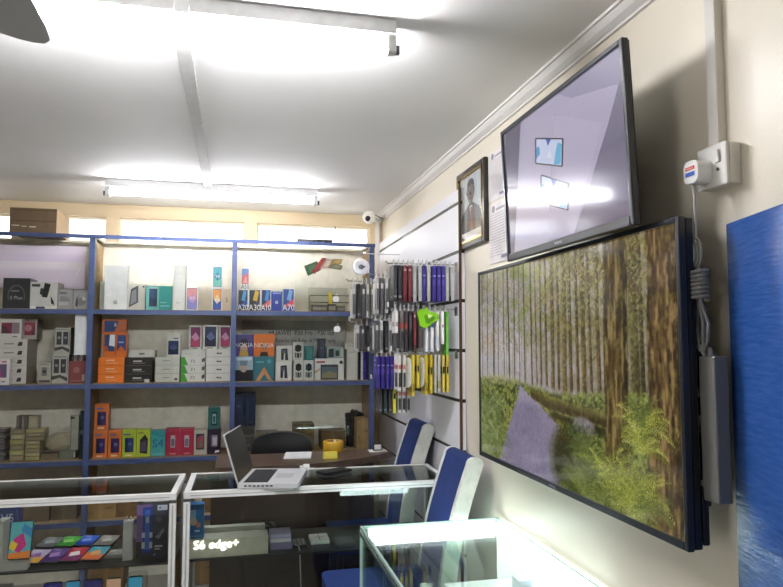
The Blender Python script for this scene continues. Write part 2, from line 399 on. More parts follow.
item(1, 28, 278, z, Y1, .15, 'headphone_box', 'black headphone box with a grey headband picture, in the left bay on the upper shelf', 'box', '#2b2b2e',
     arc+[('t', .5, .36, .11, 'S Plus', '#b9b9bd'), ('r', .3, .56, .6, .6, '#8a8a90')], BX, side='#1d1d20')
item(28.5, 56, 282, z, Y1, .14, 'phone_holder_box', 'white car phone holder box with a big black mount picture, upper shelf', 'box', '#d8d5cf',
     [('r', .02, .0, .98, .1, '#efeeea'), ('r', .22, 0, .55, .09, '#2c3c66'), ('p', [(.42,.45),(.62,.42),(.74,.92),(.52,.97)], '#242426'), ('p', [(.34,.55),(.46,.5),(.5,.75),(.38,.78)], '#343438'),
      ('p', [(.74,.5),(.86,.3),(.9,.15),(.78,.2)], '#242426'), ('r', .05, .82, .36, .92, '#4a4a4c')], BX, side='#cdb9a4')
item(56.5, 71, 289, z, Y1, .12, 'accessory_box', 'small grey accessory box beside the phone holder box, upper shelf', 'box', '#a9a8a6',
     [('r', .1, .75, .6, .85, '#6e6e70'), ('r', .1, .2, .7, .35, '#c4c3c0'), ('p', [(.1,.4),(.9,.4),(.7,.6),(.2,.66)], '#8e8d8c')], BX)
item(72, 88, 290, z, Y1, .12, 'accessory_box', 'small grey accessory box with a dark cable picture, against the left blue post', 'box', '#b3b2b1',
     [('c', .5, .4, .28, '#8d8c8c'), ('p', [(.12,.2),(.3,.1),(.26,.6),(.5,.85),(.2,.6)], '#4a4a4d'), ('c', .68, .55, .14, '#d0cfcd')], BX)
# lilac sheet leaning behind
a = onY(-62, 240, 4.42); c = onY(88, 289, 4.42)
m = MB(); m.box(a.x, 4.42, c.z, c.x-.02, 4.424, 2.03, '#f7e8f9')
m.art((a.x, 4.42, c.z), (c.x-.02-a.x, 0, 0), (0,0,2.03-c.z), [('r', 0, .45, 1, .62, '#faeef8'), ('r', 0, .62, 1, .8, '#f3e2f7'), ('p', [(.93,.3),(.94,.3),(.97,.5),(.96,.5)], '#ffffff')], (0,-1,0))
tag(m.build('lilac_sheet', PLAST, None, ((a.x+c.x)/2, 4.42, c.z)), 'pale lilac glossy sheet standing behind the headphone box in the left bay', 'sheet')
# --- bay 2, upper shelf
item(98.5, 104, 281, z, 4.33, .1, 'slim_box', 'thin pale green box tucked behind the tall white tablet box', 'box', '#c4cfbf', [('r', .2, .1, .8, .9, '#b4c4b2')], BX)
item(103, 125.5, 265, z, 4.255, .07, 'tablet_box', 'tall plain white tablet box with a small grey fruit mark, upper shelf', 'box', '#f6f6f4', apple(.5, .16, .09, '#b9b9bb', '#f6f6f4', .5), BX, mat=PAINT)
item(126, 144, 284, z, 4.31, .12, 'tablet_box', 'white box with a dark tablet picture, between tall white box and teal box', 'box', '#d6d4ca',
     [('p', [(.1,.1),(.62,.3),(.6,.95),(.2,.8)], '#55565a'), ('p', [(.18,.2),(.52,.34),(.5,.82),(.26,.72)], '#8f9296'), ('c', .9, .9, .06, '#555')], BX)
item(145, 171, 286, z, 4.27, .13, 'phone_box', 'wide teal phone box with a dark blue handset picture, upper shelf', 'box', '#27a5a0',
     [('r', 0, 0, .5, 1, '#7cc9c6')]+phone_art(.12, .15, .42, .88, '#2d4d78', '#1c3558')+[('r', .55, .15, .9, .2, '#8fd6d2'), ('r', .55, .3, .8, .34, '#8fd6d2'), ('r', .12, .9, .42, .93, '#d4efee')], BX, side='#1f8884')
ZA = item(171.5, 184, 287, z, Y1, .13, 'phone_box', 'plain white box at the bottom of the tall white pile beside the teal box', 'box', '#ecebe6', [('r', 0, 0, .08, 1, '#d8d7d0'), ('r', .3, .3, .6, .34, '#c9c8c4')], BX)
ZA = item(171.5, 184, 275, ZA+.0006, Y1, .13, 'phone_box', 'plain white box in the middle of the tall white pile beside the teal box', 'box', '#efeee9', [('r', 0, 0, .08, 1, '#dad9d2')], BX)
ZA = item(172.5, 184, 264.5, ZA+.0006, Y1, .12, 'phone_box', 'plain white box topping the tall white pile beside the teal box', 'box', '#e8e7e2', [('r', 0, 0, .08, 1, '#d2d1ca')], BX)
item(185, 197.5, 286.5, z, Y1, .06, 'phone_box', 'white phone box with a pink and lilac screen, right of the white pile', 'box', '#f1efed',
     phone_art(.1, .04, .9, .93, '#e79aa0', '#8a86c8', '#c79ac4')+[('t', .5, .5, .13, 'Y7', '#ffffff')], BX)
ZA = item(211, 221.5, 287.5, z, Y1, .06, 'phone_box', 'white phone box with an orange and blue screen, below the teal one', 'box', '#f1efed',
     phone_art(.1, .03, .9, .93, '#f0a050', '#2e54a8', '#f6d8a0')+[('t', .5, .45, .13, 'Y6', '#ffffff')], BX, side='#dcc6a8')
item(211, 221.5, 266, ZA+.0006, Y1, .06, 'phone_box', 'white phone box with a teal screen, standing on another phone box', 'box', '#f1efed',
     phone_art(.1, .03, .9, .95, '#4fb3c4', '#6fc8b8', '#2c88ac')+[('t', .5, .5, .13, 'Y9', '#ffffff')], BX)
item(222, 230, 289, z, 4.28, .06, 'phone_box', 'narrow beige phone box beside the right post of the middle bay', 'box', '#d9c4a6', [('t', .5, .5, .2, '5', '#5b5148')], BX)
# --- bay 3, upper shelf
def galaxy(t, c1, c2, c3):
    return [('r', 0, 0, 1, 1, '#f4f2f2'), ('r', .06, .2, .94, .97, c1), ('p', [(.06,.2),(.94,.2),(.94,.55),(.5,.4)], c2), ('p', [(.35,.5),(.7,.45),(.85,.9),(.55,.97)], c3), ('r', 0, 0, 1, .2, c1), ('t', .5, .17, .26, t, '#ffffff', .98)]
ZA = item(237, 247.5, 289.5, z, Y1, .06, 'phone_box', 'small black and blue phone box, leftmost on the right bay upper shelf', 'box', '#f1f0ee', galaxy('A20', '#1f2632', '#2a5aa8', '#56a8e0'), BX)
item(240, 248.5, 267.5, ZA+.0006, Y1, .06, 'phone_box', 'white phone box with a coral screen, standing on the black and blue one', 'box', '#f1f0ee',
     [('r', .08, .25, .92, .95, '#e8737c'), ('p', [(.08,.6),(.92,.75),(.92,.95),(.08,.95)], '#6c8ecc'), ('p', [(.2,.3),(.8,.3),(.6,.6)], '#f6b8a8'), ('t', .5, .13, .2, 'A50', '#3a3a40')], BX)
item(248, 260, 289.5, z, Y1, .06, 'phone_box', 'small phone box with a yellow flash on black, upper shelf', 'box', '#f1f0ee', galaxy('A30', '#20242c', '#3c4350', '#e2b83c'), BX)
item(260.5, 270.5, 289.5, z, Y1, .06, 'phone_box', 'small phone box with blue and coral screen, left of the deep blue box', 'box', '#f1f0ee', galaxy('A10', '#1b2f66', '#e0736a', '#4a8ad0'), BX)
item(271, 281.5, 291.5, z, Y1, .06, 'phone_box', 'deep blue phone box with a pale fruit mark, right bay upper shelf', 'box', '#2e46a0', apple(.5, .45, .13, '#c6cfea', '#2e46a0', .6)+[('r', .1, .88, .9, .95, '#8fa0d8')], BX)
item(282, 294, 288.5, z, Y1, .05, 'phone_box', 'small phone box with blue and pink screen, right of the deep blue box', 'box', '#f1f0ee', galaxy('A70', '#2d4f9c', '#d8566a', '#88b4e4'), BX, side='#e4dccb')
# fanned cards on an acrylic stand
base = onY(330, 308, 4.33); base.z = SZ[0]
st = empty('acrylic_stand', base, 'clear acrylic accessory stand with wire rails on the upper shelf', 'stand')
xa, xb = onY(309, 300, 4.33).x, onY(349, 300, 4.33).x
m = MB(); m.box(xa, 4.39, SZ[0], xb, 4.394, 1.80, W); m.box(xa, 4.28, SZ[0]+.001, xb, 4.39, SZ[0]+.005, W); m.box(xa, 4.3, SZ[0]+.005, xa+.004, 4.39, 1.74, W); m.build('panel', CLEAR, st, base)
m = MB()
for zz in (1.70, 1.745): m.cyl((xa+.004, 4.33, zz), (xb, 4.33, zz), .0025, '#8c8c88', n=6); m.cyl((xb-.004, 4.33, zz), (xb-.004, 4.392, zz), .0025, '#8c8c88', n=6)
m.build('rail', CHROME, st, base)
m = MB(); x = onY(328.5, 300, 4.325).x; m.box(x, 4.322, 1.655, x+.022, 4.326, 1.765, '#d9c22e'); m.build('hang_strip', PAINT, st, base); st.children[-1]['label'] = 'yellow hanging strip'
for k, (p0, p1, h, c) in enumerate([(312, 327, .04, '#57524b'), (328, 336, .046, '#4a463f'), (337, 345, .036, '#6d675c')]):
    m = MB(); xx0, xx1 = onY(p0, 300, 4.3).x, onY(p1, 300, 4.3).x
    m.rbox(xx0, 4.297, SZ[0]+.0055, xx1, 4.36, SZ[0]+.0055+h, .006, c); m.box(xx0+.004, 4.2965, SZ[0]+.012, xx1-.004, 4.2972, SZ[0]+h-.008, '#8f887a')
    tag(m.build('adapter_pack', PLAST, None, ((xx0+xx1)/2, 4.33, SZ[0])), ['dark adapter pack at the left foot of the acrylic stand', 'dark adapter pack in the middle of the acrylic stand foot', 'brown-grey adapter pack at the right foot of the acrylic stand'][k], 'pack', 'adapter packs on the acrylic stand')
for k, (pts, c) in enumerate([([(304,266),(317,261),(321,270),(308,276)], '#3f6b48'), ([(311,272),(322,258),(325,258),(315,274)], '#b8433c'), ([(315,270),(325,258),(331,260),(318,272)], '#a8504a'),
                              ([(320,269),(327,258),(337,260),(328,268)], '#d9c0b4'), ([(328,267),(333,259),(343,259),(341,264)], '#b89a5e'), ([(328,268),(334,263),(343,266),(341,270)], '#8f8a70')]):
    Y = 4.36-.012*k; P = [onY(x, y, Y) for x, y in pts]
    m = MB(); m.prism(P, (0, .003, 0), c)
    mid = sum(P, Vector())/4; m.face([mid+(p-mid)*.55+Vector((0,-.0008,0)) for p in P], shade(c, 1.5))
    tag(m.build('display_card', CARD, None, mid), ['green card at the left end of the fanned cards on the acrylic stand', 'narrow red card, second in the fanned cards', 'broad red-brown card, third in the fanned cards', 'pale pink card, fourth in the fanned cards', 'tan card uppermost at the right end of the fanned cards', 'olive card lowest at the right end of the fanned cards'][k], 'card', 'fanned cards on the acrylic stand')
# --- middle shelf, left bay
z = SZ[1]
ZA = z
ords5 = ['bottom', 'second', 'third', 'fourth', 'top']
for k in range(5):
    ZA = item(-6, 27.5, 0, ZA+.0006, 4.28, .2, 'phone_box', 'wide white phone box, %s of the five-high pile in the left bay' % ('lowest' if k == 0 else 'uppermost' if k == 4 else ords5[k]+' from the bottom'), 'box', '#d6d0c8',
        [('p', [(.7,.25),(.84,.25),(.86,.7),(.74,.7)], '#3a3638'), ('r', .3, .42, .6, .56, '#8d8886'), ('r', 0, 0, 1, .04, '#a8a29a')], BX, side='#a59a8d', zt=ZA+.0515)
ZB = item(-4, 21, 319, ZA+.0006, 4.28, .12, 'phone_box', 'white phone box with a crimson landscape screen, lying on the five-high pile', 'box', '#dcd6d0',
     [('r', .2, .28, .92, .82, '#8c2b48'), ('p', [(.2,.28),(.55,.28),(.4,.6),(.2,.7)], '#4c1f34'), ('r', .62, .28, .92, .82, '#90808a'), ('r', .65, .1, .85, .15, '#77706c')], BX)
item(22, 36.5, 319, ZA+.0006, 4.34, .12, 'phone_box', 'small white phone box with a red screen, right behind the crimson one', 'box', '#b7ada6',
     [('r', .1, .2, .88, .85, '#8e3a48'), ('c', .4, .55, .25, '#b98088'), ('p', [(.6,.2),(.88,.2),(.88,.85)], '#6c2c3a')], BX, side='#6f665f', mat=CARD)
item(-4, 10.5, 359, z, 4.215, .05, 'phone_box', 'portrait white phone box with a magenta screen, in front of the five-high pile', 'box', '#e0dad6',
     [('r', .1, .28, .82, .8, '#5b4a6c'), ('p', [(.1,.28),(.5,.28),(.3,.8),(.1,.8)], '#b23466'), ('r', .5, .86, .8, .92, '#b0486a'), ('r', .5, .1, .75, .15, '#77706c')], BX)
item(39, 52.5, 362, z, 4.3, .1, 'charger_box', 'small pale box with a grey square device picture, left bay middle shelf', 'box', '#b6b2a6',
     [('r', .28, .35, .68, .75, '#77756e'), ('c', .48, .55, .14, '#35353a'), ('r', .1, .05, .9, .16, '#55534d'), ('r', .15, .88, .8, .92, '#888')], BX)
def earart(): return [('r', .1, .36, .42, .84, '#3f4142'), ('r', .52, .36, .84, .84, '#3f4142'), ('c', .26, .62, .1, '#8d9090'), ('c', .68, .62, .1, '#8d9090'), ('p', [(0,.12),(.5,.2),(.95,.06),(.95,.2),(.5,.3),(0,.25)], '#4a4a48'), ('r', .1, .9, .9, .94, '#8c8a84'), ('r', .9, .3, .96, .9, '#8c8a84')]
ZB = item(53, 69.5, 354.5, z, 4.28, .1, 'earphone_box', 'grey box with two dark handset pictures, lower of a pair by the white card', 'box', '#c0bdb2', earart(), BX, side='#4c4844')
item(55, 70.5, 327.5, ZB+.0006, 4.28, .1, 'earphone_box', 'grey box with two dark handset pictures, upper of a pair by the white card', 'box', '#bcb9ae', earart(), BX, side='#4c4844')
ZB = item(70, 86.5, 361, z, 4.27, .12, 'red_box', 'dull red box standing under the blank white card', 'box', '#8d4a48', [('c', .45, .6, .2, '#a86e68'), ('r', .1, .08, .9, .14, '#a86e68'), ('r', .8, .1, .95, .4, '#cdb9b0')], BX, side='#5e3030')
for k in range(5):
    x0 = 72.2+k*2.7
    item(x0, x0+2.2, 355, ZB+.0006, 4.29, .08, 'thin_pack', 'thin upright pack on the dull red box, %s from the left' % ['first', 'second', 'third', 'fourth', 'fifth'][k], 'pack', ['#2c2a2c', '#c9c4bc', '#5a4644', '#d2ccc4', '#6e3a38'][k], [('r', .2, .2, .8, .8, ['#5a5658', '#8c8680', '#8a6e6a', '#8f8a84', '#a06662'][k])], 'thin packs on the red box')
a, c = onY(74.5, 312, 4.225), onY(87, 355, 4.225)
m = MB(); m.box(a.x, 4.245, c.z, c.x, 4.249, a.z, '#fbfbfb'); m.box(a.x+.004, 4.2445, c.z+.004, c.x-.004, 4.245, a.z-.004, '#ffffff')
m.cyl((c.x-.01, 4.247, a.z), (c.x-.01, 4.247, SZ[0]-.018), .0008, '#dddddd', n=5)
tag(m.build('blank_card', PAINT, None, (a.x, 4.247, c.z)), 'blank bright white card hanging beside the left blue post', 'card')
# --- middle shelf, bay 2
ZA = z
for k in range(3):
    ZA = item(99, 125, 0, ZA+.0006, 4.26, .13, 'phone_box', 'orange phone box with white lettering lines, %s of the orange pile' % ['lowest', 'second from the bottom', 'third from the bottom'][k], 'box', '#ef7f2c',
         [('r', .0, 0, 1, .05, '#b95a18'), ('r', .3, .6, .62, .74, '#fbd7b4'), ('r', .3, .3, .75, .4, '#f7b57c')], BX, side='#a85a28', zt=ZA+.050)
item(103, 115.5, 333.5, ZA+.0006, 4.27, .06, 'phone_box', 'orange phone box with blue and white screen, left one standing on the orange pile', 'box', '#d9702c', [('r', .12, .25, .95, .95, '#33456f'), ('p', [(.5,.5),(.95,.45),(.95,.95),(.55,.95)], '#dfe6f4'), ('p', [(.12,.25),(.5,.25),(.3,.5),(.12,.45)], '#b8542c')], BX)
ZB = item(116, 127, 333.5, ZA+.0006, 4.27, .06, 'phone_box', 'orange phone box with a slanted blue screen, right one standing on the orange pile', 'box', '#d9702c', [('r', .1, .25, .9, .93, '#2e4a86'), ('p', [(.1,.25),(.9,.25),(.5,.5)], '#c8622c'), ('r', .25, .6, .7, .66, '#9fb4dc')], BX, side='#a85a28')
item(102, 126, 319.5, ZB+.0006, 4.27, .06, 'phone_box', 'orange phone box with a blue screen lying on top of the orange pile', 'box', '#cf6a2c', [('r', .08, .12, .7, .9, '#35487a'), ('p', [(.5,.12),(.95,.12),(.95,.9),(.68,.9)], '#b86a48'), ('r', .5, .5, .58, .75, '#a9b9dc')], BX, side='#8f4c22')
ZA = z
for k in range(3):
    ZA = item(125.6, 152.5, 0, ZA+.0006, 4.26, .14, 'phone_box', 'black phone box with white lettering lines, %s of the black pile' % ['lowest', 'middle', 'uppermost'][k], 'box', '#34302e',
         [('r', 0, 0, 1, .05, '#55504c'), ('r', .3, .45, .62, .62, '#d0ccc8'), ('r', .28, .25, .75, .32, '#8b8682')]+([('r', .74, .0, .92, .4, '#d8d4ce')] if k == 0 else []), BX, zt=ZA+.050)
item(130, 155, 350, ZA+.0006, 4.26, .14, 'phone_box', 'flat white phone box lying on the black pile', 'box', '#d2cec6', [('r', .38, .35, .6, .6, '#77736e')], BX)
ZA = z
for k in range(3):
    ZA = item(156, 180, 0, ZA+.0006, 4.26, .14, 'phone_box', 'white phone box, %s of the three-high pile right of the black pile' % ['lowest', 'middle', 'uppermost'][k], 'box', '#d8d4cc', [('r', 0, 0, 1, .04, '#9d988f'), ('r', .3, .5, .6, .58, '#8c8882')]+([('r', .8, .2, .93, .5, '#55524e')] if k == 0 else []), BX, zt=ZA+.0505)
item(167, 180.5, 334.5, ZA+.0006, 4.27, .06, 'phone_box', 'white phone box with a dark blue handset picture, standing on a white pile', 'box', '#dfdcd6', phone_art(.1, .1, .86, .72, '#2f3f70', '#20284a', '#46588c')+[('r', .5, .8, .85, .85, '#55524e')], BX)
ZA = z
for k in range(3):
    ZA = item(181.5, 205.5, 0, ZA+.0006, 4.26, .14, 'phone_box', 'white and green phone box, %s of the green-edged pile' % ['lowest', 'middle', 'uppermost'][k], 'box', '#dcd9d2',
         [('p', [(0,0),(.3,0),(.15,1),(0,1)], '#4c9c3c'), ('t', .5, .5, .38, ['F2', 'F1', 'F2'][k], '#55524e'), ('p', [(.86,.35),(.99,.45),(.99,.95),(.86,.75)], '#55565c'), ('r', 0, 0, 1, .03, '#9d988f')], BX, zt=ZA+.0500)
ZG = item(181.5, 206, 349.5, ZA+.0006, 4.26, .14, 'phone_box', 'plain white lid-like phone box lying on the green-edged pile', 'box', '#d9d6d0', [('r', .1, .4, .4, .48, '#b8b4ac')], BX)
ZA = z
for k in range(4):
    ZA = item(206.5, 231.5, 0, ZA+.0006, 4.26, .14, 'phone_box', 'white phone box with a dark logo, %s of the four-high pile' % ['lowest', 'second from the bottom', 'third from the bottom', 'uppermost'][k], 'box', '#d9d6cf',
         [('r', 0, 0, 1, .05, '#a09b92'), ('p', [(.38,.4),(.46,.62),(.54,.5),(.62,.62),(.6,.35),(.46,.42)], '#4f4c4a')], BX, zt=ZA+.0495)
for p0, p1, ptop, zz, c1, c2, lab in ((189, 201.5, 325.5, ZG, '#7c2f5e', '#b84a6a', 'white phone box with a plum red screen, left of three on the green-edged pile'),
                                      (203, 217.5, 325, max(ZG, ZA), '#3a4468', '#222a44', 'white phone box with a dark blue handset, middle of three on top of white piles'),
                                      (219, 231, 325.5, ZA, '#7c2358', '#b8386a', 'white phone box with a plum red screen, nearest the right post of the middle bay')):
    item(p0, p1, ptop, zz+.0006, 4.27, .06, 'phone_box', lab, 'box', '#dedad6', phone_art(.12, .1, .9, .93, c1, c2, '#c890b0' if 'plum' in lab else '#6a76a0')+[('r', .3, .03, .7, .07, '#777')], BX)
# --- middle shelf, bay 3: posters, NOKIA boxes, handset boxes
a, c = onY(250, 322, 4.49), onY(346, 380, 4.49)
m = MB(); m.box(a.x-.05, 4.49, z, c.x, 4.494, 1.585, '#b4b2a9')
p = onY(302, 333.5, 4.488); m.text('HUAWEI  P30 Pro | P30 lite', p, (1,0,0), (0,0,1), .042, '#121214', maxw=.43)
p = onY(306, 341, 4.488); m.text('Rewrite the Rules of Photography', p, (1,0,0), (0,0,1), .036, '#3c3b3a', maxw=.40)
tag(m.build('shop_poster', PAINT, None, (a.x, 4.49, z)), 'grey shop poster with dark lettering at the back of the right bay', 'poster')
ZB = item(234.5, 253.5, 356.5, z, 4.28, .08, 'phone_box', 'phone box with a bearded face in snow, below the purple one', 'box', '#9fb4c4', [('r', 0, 0, 1, .45, '#22252c'), ('c', .5, .6, .2, '#c9a890'), ('p', [(.32,.62),(.68,.62),(.72,.9),(.3,.9)], '#7d8ea0'), ('c', .5, .48, .16, '#b9a294'), ('r', .08, .84, .92, .97, '#c8dce8')], BX)
item(234.5, 253.5, 334.5, ZB+.0006, 4.28, .08, 'phone_box', 'purple phone box with white lettering over a face, upper left of four', 'box', '#544a86', [('c', .5, .34, .2, '#c49a78'), ('p', [(.25,0),(.75,0),(.7,.25),(.3,.25)], '#c8a04a'), ('c', .5, .6, .24, '#3c2c40'), ('c', .5, .42, .17, '#caa080'), ('t', .5, .52, .2, 'NOKIA', '#e8e6f0')], BX)
ZB = item(254, 274.5, 356.5, z, 4.28, .08, 'phone_box', 'phone box with two clasped arms on teal, lower right of four', 'box', '#3d7a86', [('p', [(.1,0),(.3,0),(.62,.4),(.5,.55)], '#d79a6a'), ('p', [(.9,0),(.7,.05),(.4,.45),(.52,.58)], '#c98a5c'), ('r', .1, .75, .5, .8, '#6fb4c0'), ('c', .75, .8, .1, '#5aa0ae')], BX)
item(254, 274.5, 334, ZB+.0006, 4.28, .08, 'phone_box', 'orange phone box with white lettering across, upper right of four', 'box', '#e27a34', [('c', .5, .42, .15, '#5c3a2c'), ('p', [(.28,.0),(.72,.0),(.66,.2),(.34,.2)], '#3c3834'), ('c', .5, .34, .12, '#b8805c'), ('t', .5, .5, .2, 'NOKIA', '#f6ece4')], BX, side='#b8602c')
def hs(n=1):
    L = []
    for i in range(n): L += [('p', [(.3,.15),(.45,.15),(.47,.55),(.55,.55),(.55,.15),(.75,.12),(.68,.85),(.3,.82)], '#2c3034'), ('r', .36, .55, .6, .75, '#59626a')]
    return L
def fp(): return [('c', .5, .66, .3, '#24262a', .2), ('r', .2, .52, .8, .8, '#24262a'), ('r', .2, .16, .32, .42, '#55565a'), ('r', .38, .14, .62, .4, '#3a3c40'), ('r', .68, .16, .8, .42, '#55565a')]
ZB = item(276, 292, 362.5, z, 4.27, .1, 'feature_phone_box', 'white box with a dark keypad handset, lower of the left pair in the right bay', 'box', '#d6d4cd', hs(), BX)
item(276.5, 292.5, 346, ZB+.0006, 4.27, .1, 'feature_phone_box', 'white box with a dark keypad handset, upper of the left pair in the right bay', 'box', '#d2d0c9', hs(), BX)
ZB = item(294, 303.5, 360.5, z, 4.27, .1, 'feature_phone_box', 'narrow white box with a round black speaker picture, lower of the middle pair', 'box', '#d6d4cd', fp(), BX)
item(293, 303.5, 342, ZB+.0006, 4.27, .1, 'feature_phone_box', 'narrow white box with a round black speaker picture, upper of the middle pair', 'box', '#d2d0c9', fp(), BX)
ZB = item(304, 313.8, 360.5, z, 4.27, .1, 'feature_phone_box', 'narrow white box with a round black speaker picture, under the dark teal box', 'box', '#d6d4cd', fp(), BX)
item(304, 314, 346, ZB+.0006, 4.28, .1, 'phone_box', 'dark teal phone box above a narrow white handset box', 'box', '#3c7674', [('r', .4, .1, .8, .9, '#4f8c88'), ('r', .1, .1, .2, .9, '#2c5c5a')], BX)
ZB = item(315, 344, 358.5, z, 4.26, .14, 'tablet_box', 'wide white box with a dark tablet picture and red script logo, right bay', 'box', '#d9d7d0', [('r', .2, .02, .8, .72, '#3d454c'), ('r', .24, .1, .76, .62, '#67757c'), ('p', [(.24,.1),(.76,.1),(.76,.3),(.5,.42),(.24,.28)], '#8a8064'), ('r', .05, .8, .35, .88, '#a8485a'), ('c', .9, .82, .06, '#45464a'), ('p', [(0,.3),(.18,.5),(.18,.56),(0,.42)], '#c49a70')], BX)
item(318.5, 325.5, 338.5, ZB+.0006, 4.27, .06, 'phone_box', 'black phone box standing upright on the wide white tablet box', 'box', '#2d3136', [('r', .15, .06, .85, .94, '#434a50'), ('r', .3, .5, .7, .54, '#7c848a')], BX)
item(327, 344, 347, ZB+.0006, 4.27, .06, 'phone_box', 'grey-green box with two small dark phones, on the wide white tablet box', 'box', '#93a39c', [('r', .1, .1, .4, .85, '#2b3034'), ('r', .5, .2, .72, .7, '#35403f'), ('r', .8, .1, .95, .9, '#b4c2ba')], BX)
item(347, 358, 349.5, z, 4.25, .12, 'white_carton', 'plain pale carton right of the wide white tablet box', 'box', '#cfcbc0', [('r', .9, 0, 1, 1, '#b5b0a4'), ('r', .1, .9, .8, .93, '#aca79c')], BX)
item(345, 366, 342.5, onY(352, 349.4, 4.25).z+.0006, 4.25, .1, 'white_carton', 'flat pale carton lying on the plain pale carton', 'box', '#cdc8bd', [('r', .1, .4, .7, .5, '#a9a498')], BX)
for k, (p0, p1, c) in enumerate([(358.6, 360.6, '#22202c'), (361, 363, '#e0dee6'), (363.4, 366, '#45389a'), (366.4, 368, '#2e2864')]):
    item(p0, p1, 352, z, 4.255, .09, 'phone_case_pack', ['black', 'white', 'violet', 'dark violet'][k]+' slim case pack standing between pale carton and shelf post', 'pack', c, [('r', .2, .3, .8, .7, shade(c, 1.6))], 'case packs standing on the shelf')
# --- lower shelf, left bay
z = SZ[2]
for k in range(11):
    x0 = -8+(k % 4)*.6; 
    hh = .0165
    item(x0, 9+(k % 3)*.5, 0, z+k*hh+.0006, 4.27, .1, 'cable_packet', 'dark plastic cable packet at the left frame edge, %s up the heap' % ['lowest', 'second', 'third', 'fourth', 'fifth', 'sixth', 'seventh', 'eighth', 'ninth', 'tenth', 'topmost'][k], 'packet', ['#6a6468', '#4c464a', '#807a76', '#3b383c', '#746c70', '#5b5356'][k % 6], [('r', .1, .3, .9, .6, '#8d8688')], 'cable packets heaped on the lower shelf', zt=z+k*hh+hh-.0008)
ZA = z
cc = ['#9c8f70', '#b1a873', '#8f8468', '#a59a6a', '#b3ab86', '#8a7f66', '#a79b7a']
for k in range(6):
    ZA = item(14.5-(k % 2)*.4, 28, 0, ZA+.0006, 4.25, .1, 'battery_box', 'small cream battery box, %s in the left pile of the lower shelf' % ['lowest', 'second from the bottom', 'third from the bottom', 'fourth from the bottom', 'fifth from the bottom', 'topmost'][k], 'box', cc[k], [('r', 0, 0, 1, .12, '#4a4336'), ('r', .2, .4, .8, .7, shade(cc[k], 1.3))], 'small boxes piled on the lower shelf', zt=ZA+.030)
ZL = ZA; ZA = z
for k in range(8):
    ZA = item(29.5, 43.5+(k > 4)*4, 0, ZA+.0006, 4.25, .1, 'battery_box', 'small cream battery box, %s in the right pile of the lower shelf' % ['lowest', 'second from the bottom', 'third from the bottom', 'fourth from the bottom', 'fifth from the bottom', 'sixth from the bottom', 'seventh from the bottom', 'topmost'][k], 'box', cc[(k*3+1) % 7], [('r', 0, 0, 1, .14, '#4a4336'), ('r', .15, .45, .75, .7, shade(cc[k % 7], 1.25))], 'small boxes piled on the lower shelf', zt=ZA+.0222)
for k, (p0, p1, c) in enumerate([(19.5, 22, '#7d7468'), (22.3, 24.6, '#5c544a'), (25, 27.2, '#90877a'), (27.6, 30.6, '#6a6158'), (31.6, 41, '#a29880')]):
    item(p0, p1, 416, max(ZL, ZA)+.0006, 4.26, .07, 'battery_box', 'small box standing on edge above the cream piles, %s from the left' % ['first', 'second', 'third', 'fourth', 'last'][k], 'box', c, [('r', .15, .2, .85, .8, shade(c, 1.25))], 'boxes standing on the cream piles')
m = MB(); q0 = onY(45, 452, 4.27)
# crumpled bag of cables
bm_r = random.Random(3); vs = []; fs = []; nu, nv = 16, 9
for j in range(nv):
    for i in range(nu):
        t = 2*math.pi*i/nu; ph = math.pi*(j/(nv-1))
        rx = .078*math.sin(ph)*(1+.25*bm_r.uniform(-1, 1)); ry = .05*math.sin(ph)*(1+.2*bm_r.uniform(-1, 1))
        vs.append((q0.x+.07+rx*math.cos(t)+.06*(1-j/(nv-1)-.5)*-1*-1, 4.33+ry*math.sin(t), z+.036+.055*(1-math.cos(ph))*1.0+.02*math.cos(t)*math.sin(ph)))
fs = [(j*nu+i, j*nu+(i+1) % nu, (j+1)*nu+(i+1) % nu, (j+1)*nu+i) for j in range(nv-1) for i in range(nu)]
m.mesh(vs, fs, '#b5ab90'); 
tag(m.build('crumpled_bag', PLAST, None, (q0.x+.07, 4.33, z+.03)), 'crumpled cream plastic bag on flat boxes, lower shelf of the left bay', 'bag')
item(45, 62, 452, z, 4.255, .13, 'flat_box', 'flat brown box under the crumpled bag', 'box', '#7c6c54', [('r', 0, .8, 1, 1, '#332c24')], BX, top='#5e5444')
item(62.5, 79, 450.5, z, 4.26, .13, 'flat_box', 'flat grey-green box right of the crumpled bag', 'box', '#74796a', [('r', .9, .2, .98, .8, '#e8e4d8')], BX, top='#616a5e')
item(73, 81.5, 415.5, onY(70, 450.5, 4.26).z+.0006, 4.28, .05, 'tall_carton', 'tall pale grey carton beside the left blue post on the lower shelf', 'box', '#a5a594', [('r', .1, 0, .16, 1, '#55564c'), ('r', .0, .9, .5, .97, '#3a3a36')], BX)
item(82.5, 86.6, 411, z, 4.25, .04, 'slim_box', 'slim black-green box wedged against the left blue post', 'box', '#1f2c28', [('r', .2, .5, .8, .6, '#5c6a64')], BX)
